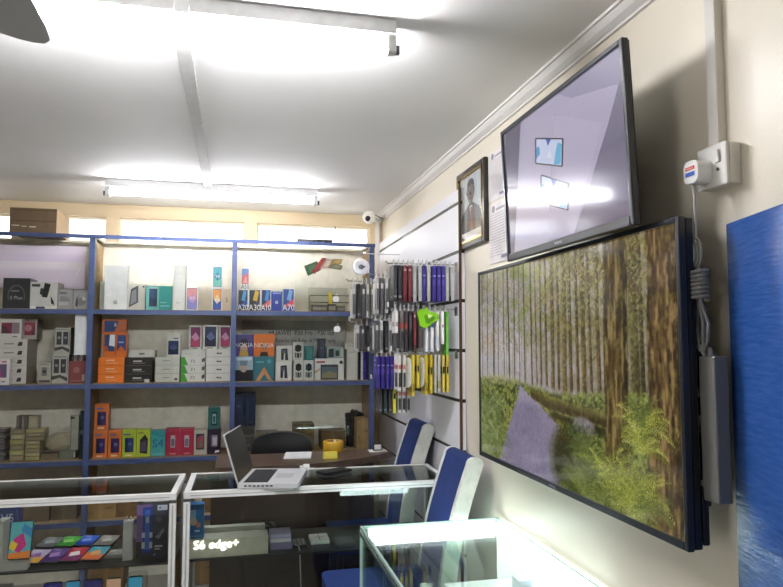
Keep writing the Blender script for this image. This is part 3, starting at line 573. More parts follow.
# --- lower shelf, bay 2
def win(c1, c2, c3): return [('r', .2, .18, .82, .7, c1), ('p', [(.2,.18),(.5,.18),(.4,.7),(.2,.7)], c2), ('c', .56, .48, .14, c3), ('r', .1, .8, .6, .85, shade(c3, 1.1)), ('r', .25, .05, .7, .1, '#f3e4c8')]
ZB = item(96.5, 110.5, 430, z, 4.25, .08, 'phone_box', 'orange window phone box at the left end of the lower shelf row', 'box', '#d87634', win('#3b2a66', '#221a3c', '#5468a8'), BX, side='#a85a28')
item(97, 110.8, 404, ZB+.0006, 4.25, .08, 'phone_box', 'orange window phone box standing on another orange box', 'box', '#d87634', win('#3b2a66', '#221a3c', '#5468a8'), BX, side='#9a5226')
item(111.2, 124.5, 430, z, 4.25, .08, 'phone_box', 'orange window phone box next to the lime boxes', 'box', '#dc7a36', win('#3f2a60', '#2a1a3c', '#6a78a8'), BX)
item(125, 138.8, 429.5, z, 4.25, .08, 'phone_box', 'lime green phone box with a navy window, next to the orange boxes', 'box', '#b6c63c', win('#2c3f74', '#1b2850', '#4a66a8'), BX)
item(139.3, 153, 429.5, z, 4.25, .08, 'phone_box', 'lime green phone box with a tilted dark phone, beside the cyan box', 'box', '#bccb40', [('p', [(.24,.14),(.78,.1),(.82,.65),(.6,.82),(.24,.62)], '#2a2634'), ('p', [(.3,.2),(.7,.2),(.72,.6),(.34,.55)], '#5a4a68'), ('r', .1, .86, .5, .9, '#6a7828')], BX)
item(153.5, 167.5, 430.5, z, 4.25, .08, 'phone_box', 'cyan phone box with large dark blue lettering, lower shelf', 'box', '#4fb6bc', [('t', .5, .5, .32, 'S4', '#245a9a'), ('r', .1, .06, .9, .1, '#8fd4d4'), ('p', [(0,.85),(1,.7),(1,1),(0,1)], '#3fa2aa')], BX)
item(168, 181.7, 428.5, z, 4.25, .08, 'phone_box', 'crimson phone box with a pale phone, left of the red pair', 'box', '#b3304a', [('c', .52, .6, .2, '#8c8a8e'), ('r', .36, .3, .68, .75, '#d2c2c8'), ('r', .4, .34, .64, .62, '#6a7884'), ('r', .3, .05, .75, .1, '#e08894')], BX)
item(182, 195.8, 428.5, z, 4.25, .08, 'phone_box', 'crimson phone box with a pale phone, right of the red pair', 'box', '#b8344e', [('c', .5, .6, .2, '#9a989c'), ('r', .34, .3, .66, .75, '#d2c2c8'), ('r', .38, .34, .62, .62, '#748896'), ('r', .3, .05, .75, .1, '#e08894')], BX)
item(196.3, 208.8, 430, z, 4.25, .08, 'phone_box', 'white phone box with a red and green screen, right of the crimson pair', 'box', '#c9c2b6', [('r', .14, .2, .8, .85, '#3a3e44'), ('p', [(.2,.25),(.7,.3),(.74,.8),(.24,.7)], '#a8505c'), ('p', [(.3,.3),(.6,.35),(.5,.6)], '#5a8a6a')], BX)
ZB = item(209.5, 222.5, 428.8, z, 4.25, .08, 'phone_box', 'purple-black phone box with a white phone, under the teal window box', 'box', '#2e2034', [('r', .3, .3, .75, .75, '#a694a4'), ('r', .4, .36, .7, .66, '#d8cdd6'), ('p', [(.55,.05),(.9,.08),(.9,.16),(.6,.14)], '#e8e4e8')], BX)
item(209.5, 221.5, 407.5, ZB+.0006, 4.25, .08, 'phone_box', 'dark teal phone box with a lit phone window, on the purple-black box', 'box', '#2f6a66', [('r', .28, .15, .74, .8, '#173a3c'), ('r', .36, .25, .66, .7, '#8fc4c8'), ('r', .42, .3, .6, .6, '#2a5a60')], BX)
# --- lower shelf, bay 3
ZB = item(233, 256, 427, z, 4.3, .12, 'grey_carton', 'dark grey carton under the navy boxes, behind the laptop', 'box', '#4d4a46', [('r', 0, .6, 1, .68, '#6d6a62'), ('r', .3, .2, .8, .3, '#7a766c')], BX)
item(233.5, 245, 394, ZB+.0006, 4.3, .1, 'navy_box', 'navy box, left of two behind the laptop lid', 'box', '#1f2a44', [('r', .1, .1, .9, .9, '#243250'), ('r', .3, .6, .7, .66, '#4a5878')], BX)
item(245.5, 256.5, 393, ZB+.0006, 4.3, .1, 'navy_box', 'navy box, right of two behind the laptop lid', 'box', '#1b2438', [('r', .1, .1, .9, .9, '#22304c'), ('r', .2, .2, .4, .8, '#34425f')], BX)
for k, c in enumerate(['#5a5346', '#c2b23c', '#6d6452', '#3f3a34']):
    item(258, 283-k*1.3, 0, z+.072+k*.0105+.0004, 4.31, .12, 'notebook', ['grey notebook lowest in the pile behind the black chair', 'yellow-edged notebook in the pile behind the black chair', 'brown notebook in the pile behind the black chair', 'dark notebook topping the pile behind the black chair'][k], 'notebook', c, [('r', .02, .3, .98, .7, '#b5ab8c' if k != 1 else '#e2d45c')], 'notebooks piled behind the chair', zt=z+.072+k*.0105+.0103)
item(257, 284, 436, z, 4.31, .13, 'brown_carton', 'low brown carton carrying the notebooks on the lower shelf', 'box', '#5d5040', [('r', .1, .3, .6, .5, '#77684f')], BX, zt=z+.0715)
def carton(px0, px1, pt, z0, Y, depth, label, c='#8a7048'):
    a = onY(px0, 340, Y).x; d = onY(px1, 340, Y).x; z1 = onY((px0+px1)/2, pt, Y).z
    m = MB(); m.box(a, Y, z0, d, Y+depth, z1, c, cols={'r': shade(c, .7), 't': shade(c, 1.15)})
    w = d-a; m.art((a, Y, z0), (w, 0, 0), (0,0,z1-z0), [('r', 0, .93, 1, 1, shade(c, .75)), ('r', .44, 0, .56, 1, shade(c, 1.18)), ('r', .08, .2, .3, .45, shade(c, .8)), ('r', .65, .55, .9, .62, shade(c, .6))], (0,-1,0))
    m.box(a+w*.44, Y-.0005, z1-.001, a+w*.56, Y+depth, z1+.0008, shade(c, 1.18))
    return tag(m.build('cardboard_box', PAINT, None, ((a+d)/2, Y+depth/2, z0)), label, 'box', 'cardboard boxes')
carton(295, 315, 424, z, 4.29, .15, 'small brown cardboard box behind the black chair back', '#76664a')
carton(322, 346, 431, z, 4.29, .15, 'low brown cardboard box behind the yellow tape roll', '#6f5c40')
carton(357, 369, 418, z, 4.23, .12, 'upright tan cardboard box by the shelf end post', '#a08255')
# dark woven basket
m = MB(); p0, p1 = onY(347, 440, 4.28), onY(367, 405, 4.28); cx = (p0.x+p1.x)/2; rr = (p1.x-p0.x)/2-.004
pr = [(0,0)]; n = 9
for k in range(n): pr += [(rr*(.8+.2*k/n)+.004, .21*k/n+.002), (rr*(.8+.2*k/n), .21*(k+.5)/n+.004)]
pr += [(rr+.006, .205), (rr-.004, .21), (rr-.01, .12), (0, .1)]
m.lathe((cx, 4.38, z), pr, '#25231f', n=18)
for k in range(26):
    t = random.uniform(0, 6.28); q = random.uniform(.2, .9)*rr; h = random.uniform(.01, .035)
    m.tube([(cx+q*math.cos(t), 4.38+q*math.sin(t)*.8, z+.1), (cx+q*.9*math.cos(t+.3), 4.38+q*.8*math.sin(t+.3), z+.20+h)], .007, '#302c27', n=5)
tag(m.build('dark_basket', CLOTH, None, (cx, 4.38, z)), 'black basket heaped with dark cables on the lower shelf, right bay', 'basket')
# --- bottom shelf boxes seen through the counter glass
z = SZ[3]
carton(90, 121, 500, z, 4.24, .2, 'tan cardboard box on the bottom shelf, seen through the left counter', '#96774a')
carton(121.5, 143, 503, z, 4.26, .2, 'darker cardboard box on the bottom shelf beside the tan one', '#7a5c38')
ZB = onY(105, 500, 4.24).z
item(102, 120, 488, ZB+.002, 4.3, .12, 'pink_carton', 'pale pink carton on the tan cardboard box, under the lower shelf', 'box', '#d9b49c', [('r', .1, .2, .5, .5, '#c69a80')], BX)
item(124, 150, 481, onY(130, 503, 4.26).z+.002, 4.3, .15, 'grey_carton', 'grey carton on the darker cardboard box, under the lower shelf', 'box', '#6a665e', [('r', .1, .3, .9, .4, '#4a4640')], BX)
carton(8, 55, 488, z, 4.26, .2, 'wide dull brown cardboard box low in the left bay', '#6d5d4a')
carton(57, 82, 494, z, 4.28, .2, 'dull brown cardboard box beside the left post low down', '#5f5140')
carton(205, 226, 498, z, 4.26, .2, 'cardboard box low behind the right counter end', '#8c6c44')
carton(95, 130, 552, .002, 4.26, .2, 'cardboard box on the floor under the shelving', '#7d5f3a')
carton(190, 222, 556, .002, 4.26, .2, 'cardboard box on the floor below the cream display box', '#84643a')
# ------------------------------------------------------------------ things on top of the shelving
a, c = onY(11.5, 208, 4.24), onY(57.5, 230, 4.24)
m = MB(); m.box(a.x, 4.215, ZT+.0145, c.x, 4.49, a.z, '#6d5a42', cols={'r': '#a58a68', 't': '#8a7355'})
m.art((a.x, 4.215, ZT+.0145), (c.x-a.x, 0, 0), (0,0,a.z-ZT-.0145), [('r', 0, .46, 1, .5, '#564430'), ('r', .05, .27, .22, .30, '#d9cdb8'), ('r', .25, .24, .36, .27, '#cbbda6'), ('r', .42, .22, .56, .26, '#d9cdb8'), ('r', 0, .9, 1, .94, '#5c4a36')], (0,-1,0))
tag(m.build('cardboard_box', PAINT, None, ((a.x+c.x)/2, 4.35, ZT+.0145)), 'dark brown cardboard box lying on top of the shelving', 'box', 'cardboard boxes')
p = onY(297, 239, 4.25); q = onY(333, 239, 4.25)
m = MB(); m.rbox(p.x, 4.197, ZT+.0145, q.x-.01, 4.25, ZT+.030, .012, '#2a2a2c')
rt = m.build('router', PLAST, None, (p.x, 4.22, ZT+.0145))
tag(rt, 'flat black router with a thin bent aerial on top of the shelving', 'router')
MB().tube([(q.x-.012, 4.22, ZT+.03), (q.x+.0, 4.22, ZT+.038), (q.x+.008, 4.22, ZT+.06), (q.x+.009, 4.22, ZT+.12)], .0035, '#3a3a3c').build('aerial', PLAST, rt, (p.x, 4.22, ZT+.0145))
# security camera in the corner
cb = Vector((.90, 4.58, 2.316)); base = Vector((.985, 4.66, 2.33))
scm = empty('security_camera', base, 'white dome security camera in the ceiling corner above the shelves', 'camera')
m = MB(); m.lathe(cb, [(0,-.045),(.03,-.035),(.044,-.008),(.046,.015),(.038,.035),(0,.04)], '#eceae4', n=20, axis=(-.35,-.75,.15)); m.build('dome', PLAST, scm, base)
m = MB(); f = Vector((-.35,-.75,-.35)).normalized(); m.lathe(cb+f*.028, [(0,.026),(.014,.024),(.02,.012),(.022,0)], '#1c1c1f', n=16, axis=f); m.build('lens', PLAST, scm, base)
m = MB(); m.tube([cb+Vector((.02,.03,.02)), (.985, 4.67, 2.31), (1.0, 4.74, 2.33), (1.0, YB-.005, 2.33)], .009, '#c9c5ba'); m.cyl((1.0, YB-.02, 2.33), (1.0, YB, 2.33), .026, '#e4e2da'); m.build('bracket', PLAST, scm, base)
m = MB(); m.tube([cb+Vector((.03,.02,.03)), (1.01, 4.62, 2.32), (1.02, 4.70, 2.345), (1.03, 4.76, 2.345)], .003, '#55534e', n=5); m.build('cable', PLAST, scm, base)
# ------------------------------------------------------------------ slatwall on the right wall
XS = 1.012; Y0s = 2.955
slat = empty('slatwall_panel', (1.02, 3.8, 0), 'white slatwall board with black grooves on the right wall', 'display board')
so = Vector((1.02, 3.8, 0))
gz = [2.10-.2315*k for k in range(9)]
m = MB(); edges = [2.165]+[q for g in gz for q in (g+.008, g-.008)]+[.12]
for i in range(0, len(edges), 2): m.box(XS, Y0s, edges[i+1], XW-.004, YB-.03, edges[i], W)
m.build('board', SLATM, slat, so)
m = MB()
for g in gz: m.box(XS+.003, Y0s, g-.0079, XW-.004, YB-.71 if g > 2.05 else YB-.03, g+.0079, '#0c0c0d')
m.build('groove', PLAST, slat, so)
MB().box(XS-.006, Y0s-.008, .12, XS+.006, Y0s-.0005, 2.168, '#4f3a29').build('end_trim', PAINT, slat, so)
m = MB(); m.box(XS+.007, YB-.7, gz[0]-.006, XS+.012, YB-.62, gz[0]+.006, W)
# hooks and hanging packs
def hook(y, z, x_end, label):
    x_end -= .017
    m = MB(); m.box(XS-.006, y-.02, z-.03, XS-.001, y+.02, z+.012, '#c9c9c6')
    ho = m.build('display_hook', CHROME, None, (XS, y, z)); tag(ho, label, 'hook', 'display hooks on the slatwall')
    MB().tube([(XS-.003, y, z), (x_end-.01, y, z), (x_end-.022, y, z+.012)], .003, '#d5d5d2', n=6).build('rod', CHROME, ho, (XS, y, z))
    MB().box(x_end-.026, y-.016, z+.008, x_end-.024, y+.016, z+.03, '#e8e8e6').build('ticket_holder', PLAST, ho, (XS, y, z))
NTH = ['first', 'second', 'third', 'fourth', 'fifth', 'sixth', 'seventh', 'eighth', 'ninth', 'tenth', 'eleventh', 'twelfth', 'thirteenth', 'fourteenth', 'fifteenth', 'sixteenth']
HW = []
def pack(x, y, z, w, h, t, col, art, label, name, grp, tilt=0, oval=False, drop=.02):
    """blister pack hanging on a rod at (x, y, z); its face looks to -X"""
    x -= .017; m = MB(); zt = z-.004+drop*0; zb = z-drop-h
    if oval:
        n = 9; pts = []
        for s0, cz in ((0, zt-.02-w/2), (math.pi, zb+w/2)):
            for k in range(n+1):
                a = s0+math.pi*k/n; pts.append((x, y+w/2*math.cos(a), cz+w/2*math.sin(a)))
        m.prism(pts, (t, 0, 0), col)
    else:
        m.box(x, y-w/2, zb, x+t, y+w/2, z-drop, col)
    m.box(x+t*.4, y-.016, z-drop-.002, x+t*.6, y-.005, z+.012, '#dcdcdc'); m.box(x+t*.4, y+.005, z-drop-.002, x+t*.6, y+.016, z+.012, '#dcdcdc'); m.box(x+t*.4, y-.016, z+.006, x+t*.6, y+.016, z+.018, '#dcdcdc')
    if art:
        A = []
        m.art((x, y+w/2, zb), (0, -w, 0), (0, 0, z-drop-zb), art, (-1, 0, 0))
        # the narrow edge turned to the shop carries a strip of the same print
        m.art((x, y-w/2, zb), (t, 0, 0), (0, 0, z-drop-zb), [(q[0], .1, q[2], .9, q[4], q[5]) if q[0] == 'r' else ('r', 0, 0, 0, 0, '#000000') for q in art[:2]], (0, -1, 0))
    o = m.build(name, CARD, None, (x, y, zb)); tag(o, label, 'pack', grp)
    if oval: o.rotation_euler = (0, 0, R(48))
grey_art = [('p', [(0,0),(1,.0),(1,.16)], '#1d1d20'), ('r', .2, .3, .8, .8, '#b9b8b6'), ('r', .3, .85, .7, .9, '#77777a')]
pur_art = [('r', .15, .45, .85, .62, '#574ba8'), ('r', .2, .7, .8, .74, '#a8a0e0'), ('r', .3, .2, .7, .4, '#3c2f8c'), ('r', .25, .86, .75, .9, '#cfcaf0')]
blk_art = [('r', .2, .2, .8, .85, '#3b3b3f'), ('r', .3, .08, .7, .14, '#8d8d92'), ('r', .3, .5, .7, .55, '#77777c')]
mar_art = [('r', .15, .15, .85, .8, '#7c3a40'), ('r', .3, .84, .7, .9, '#c49a98')]
slv_art = [('r', .15, .1, .6, .85, '#d8d6d2'), ('r', .62, .1, .9, .7, '#5f5e60'), ('r', .2, .86, .8, .92, '#8c8a88')]
def row(y, z, specs, x0, step, hookname, grp, w=.085, h=.165, t=.0155, drop=.02):
    hook(y, z, x0-.01, hookname)
    cnt = {}
    tot = len(specs)
    for i, (c, art, word) in enumerate(specs):
        x = x0+i*step
        pack(x+random.uniform(-.002, .002), y+random.uniform(-.004, .004), z, w*random.uniform(.96, 1.03), h*random.uniform(.97, 1.02), t, c, art, '%s case pack on the %s, %s from its free end' % (word, grp, NTH[i]), 'phone_case_pack', 'case packs on the '+grp, drop=drop)
G = ('#a9a8a6', grey_art, 'grey'); PU = ('#3b3183', pur_art, 'purple'); BK = ('#26262a', blk_art, 'black'); MR = ('#5e2a30', mar_art, 'maroon'); SV = ('#bdbbb7', slv_art, 'silver'); DG = ('#55555a', slv_art, 'dark grey')
row(3.0, 1.808, [BK, BK, MR, MR, G, G, PU, G, PU, PU, PU, G, G], .715, .0226, 'chrome hook holding the grey and purple packs, top row nearest the board end', 'near top hook', drop=.012)
row(3.42, 1.795, [SV, DG, SV, BK, SV, DG, BK, SV, DG, SV, BK, DG], .72, .0238, 'chrome hook holding silver and black packs behind the purple ones, top row', 'second top hook', h=.185, w=.09)
row(3.86, 1.80, [SV, BK, DG, SV, ('#8f8a70', slv_art, 'olive'), BK, SV, DG, SV, BK, DG, SV], .672, .027, 'chrome hook holding the farthest packs of the top row', 'far top hook', h=.2, w=.09)
row(3.44, 1.575, [DG, SV, BK, SV, DG, BK, DG, SV, BK, SV, DG, SV], .72, .0238, 'chrome hook holding silver and black packs, second row', 'second-row inner hook', h=.165, w=.09)
row(3.9, 1.56, [SV, DG, BK, SV, DG, SV, BK, SV, DG], .700, .032, 'chrome hook holding the farthest packs of the second row', 'second-row far hook', h=.15, w=.085)
red_art = [('r', 0, .56, 1, .7, '#a84a48'), ('r', .15, .05, .85, .5, '#2c2c30'), ('r', .2, .75, .8, .95, '#9c9a98')]
lab_art = [('r', .1, .08, .9, .5, '#f1f0f0'), ('r', .2, .6, .8, .9, '#3a5a9c')]
hook(3.0, 1.598, .72, 'chrome hook holding mixed dark and green packs, second row nearest the board end')
for i, (x, c, art, word, h, w, zz) in enumerate([
    (.722, '#d9d7d2', [('r', .1, .1, .9, .9, '#e8e6e0'), ('r', .2, .3, .8, .5, '#a09d98')], 'white slip', .10, .07, 1.598),
    (.745, '#6a6866', red_art, 'red-banded grey', .18, .09, 1.598), (.765, '#4c4446', red_art, 'red-banded dark', .185, .09, 1.598),
    (.785, '#3d383a', [('r', .1, .1, .9, .45, '#2a282c'), ('r', .2, .55, .8, .9, '#5e5a5c')], 'charcoal', .18, .09, 1.598), (.805, '#4a3034', mar_art, 'brown-red', .18, .09, 1.598),
    (.83, '#54484a', [('r', .1, .1, .9, .9, '#5f5254')], 'dull brown', .17, .09, 1.598),
    (.862, '#dfe2ec', lab_art, 'white-labelled blue', .185, .09, 1.598), (.887, '#e1e3ea', lab_art, 'white-labelled blue', .185, .09, 1.598),
    (.914, '#e6e4e2', [('r', .1, .05, .9, .35, '#c6ccd8'), ('r', .1, .4, .9, .95, '#f3f2f0')], 'white and pale blue', .18, .09, 1.598),
    (.938, '#eceae8', [('r', .1, .1, .9, .95, '#f6f5f3'), ('r', .3, .5, .7, .6, '#b9b9b9')], 'plain white', .15, .09, 1.598),
    (.962, '#5aa83a', [('r', .2, .1, .8, .9, '#76c04c')], 'long leaf green', .235, .07, 1.598)]):
    pack(x, 3.0, zz, w, h, .013, c, art, '%s pack on the second-row near hook, %s from its free end' % (word, NTH[i]), 'accessory_pack', 'packs on the second-row near hook', drop=.012)
m = MB(); ctr = Vector((.85, 2.945, 1.555)); pts = []
for k in range(14):
    a = 2*math.pi*k/14; r = .042*(1+.22*math.sin(3*a+1)); pts.append(ctr+Vector((math.cos(a)*r*1.15, 0, math.sin(a)*r*.95)))
m.prism(pts, (0, .02, 0), '#86c828'); m.face([ctr+(p-ctr)*.5+Vector((.008, -.0008, -.004)) for p in pts], '#5a9420'); m.face([ctr+(p-ctr)*.22+Vector((.012, -.0016, .008)) for p in pts], '#d5e8a0')
m.box(ctr.x-.006, 2.955, ctr.z+.03, ctr.x+.006, 2.962, 1.604, '#86c828')
tag(m.build('accessory_pack', CARD, None, ctr), 'bright lime pack hanging in front of the dark second-row packs', 'pack')
YE = '#cbb640'
oval_art = [('c', .5, .25, .2, '#dadada'), ('c', .5, .5, .2, '#dedede'), ('c', .5, .72, .16, '#dadada'), ('c', .5, .25, .15, '#f6f6f4'), ('c', .5, .5, .15, '#f6f6f4')]
yel_art = [('r', .1, .5, .9, .68, '#2a2620'), ('r', .15, .1, .85, .45, '#e8d44c'), ('r', .15, .75, .85, .95, '#f0e080')]
hook(3.0, 1.398, .735, 'chrome hook holding yellow and white oval packs, third row nearest the board end')
wr_art = [('r', .1, .6, .9, .72, '#b85850'), ('r', .2, .1, .8, .5, '#2c2c34'), ('r', .1, .78, .9, .95, '#f0eeea')]
for i, (x, c, art, word, h, w, ov) in enumerate([
    (.735, '#e3e0da', wr_art, 'white and red', .16, .085, 0), (.757, '#d2cfc8', wr_art, 'grey and red', .16, .085, 0),
    (.782, '#f4f3f0', oval_art, 'white oval', .15, .05, 1), (.800, YE, [('r', .1, .1, .9, .3, '#8f7c28')], 'mustard yellow', .185, .08, 0), (.822, YE, yel_art, 'yellow and black', .15, .085, 0),
    (.845, '#f4f3f0', oval_art, 'white oval', .15, .05, 1), (.863, YE, [('r', .1, .1, .9, .3, '#8f7c28')], 'mustard yellow', .18, .08, 0), (.884, '#cbb52e', yel_art, 'yellow and black', .175, .085, 0),
    (.904, '#bdbab0', [('r', .1, .2, .9, .9, '#d0cdc4')], 'pale grey', .17, .085, 0), (.922, '#c9c6bc', [('r', .1, .1, .9, .3, '#a9a060')], 'grey and olive', .17, .085, 0),
    (.942, '#cdbf70', yel_art, 'straw yellow', .17, .085, 0), (.962, YE, yel_art, 'yellow and black', .17, .085, 0)]):
    pack(x, 3.0, 1.398, w, h, .011, c, art, '%s pack on the third-row near hook, %s from its free end' % (word, NTH[i]), 'accessory_pack', 'packs on the third-row near hook', oval=bool(ov), drop=.012)
row(3.42, 1.39, [PU, PU, PU, PU, ('#2c2560', pur_art, 'navy'), ('#2a2a2c', yel_art, 'black and yellow'), ('#30302e', yel_art, 'black and yellow'), ('#c8b52c', yel_art, 'yellow'), BK, BK, ('#b8a838', yel_art, 'olive yellow')], .722, .0245, 'chrome hook holding purple and yellow packs, third row behind the ovals', 'third-row inner hook', h=.165, w=.09)
row(3.46, 1.245, [BK, ('#1f3430', blk_art, 'dark green'), BK, ('#c6cc3c', yel_art, 'lime yellow'), ('#dad8d4', wr_art, 'white and red'), ('#cfccc8', wr_art, 'white and red'), ('#b8b4b0', wr_art, 'grey and red')], .745, .0245, 'chrome hook holding the lowest row of packs', 'lowest hook', h=.150, w=.09)
# silvery disc pack by the shelf end
p = onY(361, 267, 4.12)
m = MB(); m.lathe(p, [(0,-.006),(.052,-.005),(.054,0),(.05,.004),(.022,.006),(.02,.004),(0,.004)], '#e9e9ec', n=26, axis=(-.1,-1,.1)); m.lathe(p+Vector((0,-.006,0)), [(0,.004),(.014,.004),(.016,.001)], '#6a7480', n=14, axis=(-.1,-1,.1))
m.face([p+Vector(q) for q in ((-.01,-.0085,-.01),(.02,-.0085,-.004),(.03,-.0085,.008),(-.006,-.0085,.002))], '#3a4250')
m.tube([p+Vector((0, 0, .05)), (p.x, 4.12, p.z+.07), (p.x+.02, 4.12, p.z+.085)], .003, '#cfcfcf')
m.tube([(p.x+.02, 4.12, p.z+.085), (XS-.004, 4.12, p.z+.085)], .003, '#cfcfcf')
tag(m.build('disc_pack', PLAST, None, p), 'round silvery pack hanging at the right end of the shelving', 'pack')
# ------------------------------------------------------------------ portrait and papers
def wallrect(x, y0, y1, z0, z1): return (x, y0, z0), (0, y1-y0, 0), (0, 0, z1-z0)
Yl, Yr, zb, zt = 3.012, 2.645, 1.872, 2.236
pr_ = empty('framed_portrait', (1.03, (Yl+Yr)/2, zb), 'dark gilt framed portrait of a man in suit and red tie, right wall', 'picture')
po = Vector((1.03, (Yl+Yr)/2, zb)); X0 = 1.016
m = MB(); w = .032
def bar(a, b_, c, d, col): m.box(X0, min(a, b_), c, XW-.002, max(a, b_), d, col)
bar(Yr, Yr+w, zb, zt, '#2c2419'); bar(Yl-w, Yl, zb, zt, '#2c2419'); bar(Yr+w, Yl-w, zb, zb+w, '#2c2419'); bar(Yr+w, Yl-w, zt-w, zt, '#2c2419')
m.build('frame', PLAST, pr_, po, bevel=.005)
m = MB(); q = .008; x = X0+.004
for (a, b_, c, d) in ((Yr+w-q, Yr+w, zb+w-q, zt-w+q), (Yl-w, Yl-w+q, zb+w-q, zt-w+q), (Yr+w, Yl-w, zb+w-q, zb+w), (Yr+w, Yl-w, zt-w, zt-w+q)): m.box(X0-.003, a, c, x, b_, d, '#a58a4c')
m.build('gilt_lip', CHROME, pr_, po)
m = MB(); a, b_, c, d = Yl-w, Yr+w, zb+w, zt-w
m.box(X0+.010, b_, c, X0+.014, a, d, '#f2ecdf')
man = [('r', .05, .14, .95, .97, '#dbe6ea'), ('r', .05, .14, .3, .97, '#e6ece8'),
       ('p', [(.05,.14),(.05,.36),(.16,.46),(.36,.54),(.62,.54),(.82,.46),(.95,.34),(.95,.14)], '#80868c'), ('p', [(.38,.54),(.6,.54),(.56,.3),(.5,.16),(.44,.3)], '#eceaea'), ('p', [(.47,.5),(.53,.5),(.555,.2),(.5,.15),(.45,.2)], '#a8343a'),
       ('p', [(.36,.54),(.42,.56),(.47,.34),(.44,.14),(.3,.14)], '#42474d'), ('p', [(.62,.54),(.56,.56),(.53,.34),(.56,.14),(.7,.14)], '#454a50'),
       ('r', .43, .52, .56, .62, '#6c584e'), ('c', .49, .735, .155, '#8d7a70', .17), ('p', [(.34,.76),(.35,.88),(.42,.93),(.55,.93),(.63,.88),(.64,.76),(.6,.83),(.38,.83)], '#2c2726'),
       ('c', .33, .73, .02, '#54423a', .035), ('c', .65, .73, .02, '#54423a', .035),
       ('r', .385, .755, .455, .765, '#2a211e'), ('r', .53, .755, .6, .765, '#2a211e'), ('c', .42, .742, .022, '#d8d0c8', .008), ('c', .565, .742, .022, '#d8d0c8', .008), ('c', .42, .742, .009, '#1c1614', .008), ('c', .565, .742, .009, '#1c1614', .008),
       ('p', [(.475,.74),(.51,.74),(.53,.68),(.46,.68)], '#6c564c'), ('p', [(.43,.64),(.56,.64),(.53,.62),(.46,.62)], '#7c4c48'), ('r', .05, .06, .95, .13, '#f0ece4')]
m.art((X0+.010, a, c), (0, b_-a, 0), (0, 0, d-c), man, (-1, 0, 0), .0003)
m.build('photograph', PAINT, pr_, po)
MB().box(X0+.003, b_, c, X0+.005, a, d, W).build('glass', PICGLASS, pr_, po)
# licence papers beside the portrait
def paper(ya, yb, z0, z1, label, x=1.036):
    m = MB(); m.box(x, yb, z0, XW-.001, ya, z1, '#efe9e6')
    A = [('r', .3, .86, .75, .9, '#b0abb2'), ('c', .2, .9, .06, '#9a949c')]
    rr = random.Random(int(z0*1000))
    for k in range(16): A.append(('r', .1, .8-.046*k, rr.uniform(.5, .92), .8-.046*k+.014, '#c9c4ca'))
    A.append(('r', .55, .05, .9, .1, '#8c8a9c'))
    m.art((x, ya, z0), (0, yb-ya, 0), (0, 0, z1-z0), A, (-1, 0, 0), .0003)
    tag(m.build('paper_notice', PAINT, None, (x, (ya+yb)/2, z0)), label, 'notice', 'paper notices on the wall')
paper(2.643, 2.40, 2.03, 2.24, 'printed white notice beside the portrait, upper of two')
paper(2.641, 2.38, 1.77, 2.02, 'printed white notice beside the portrait, lower of two')
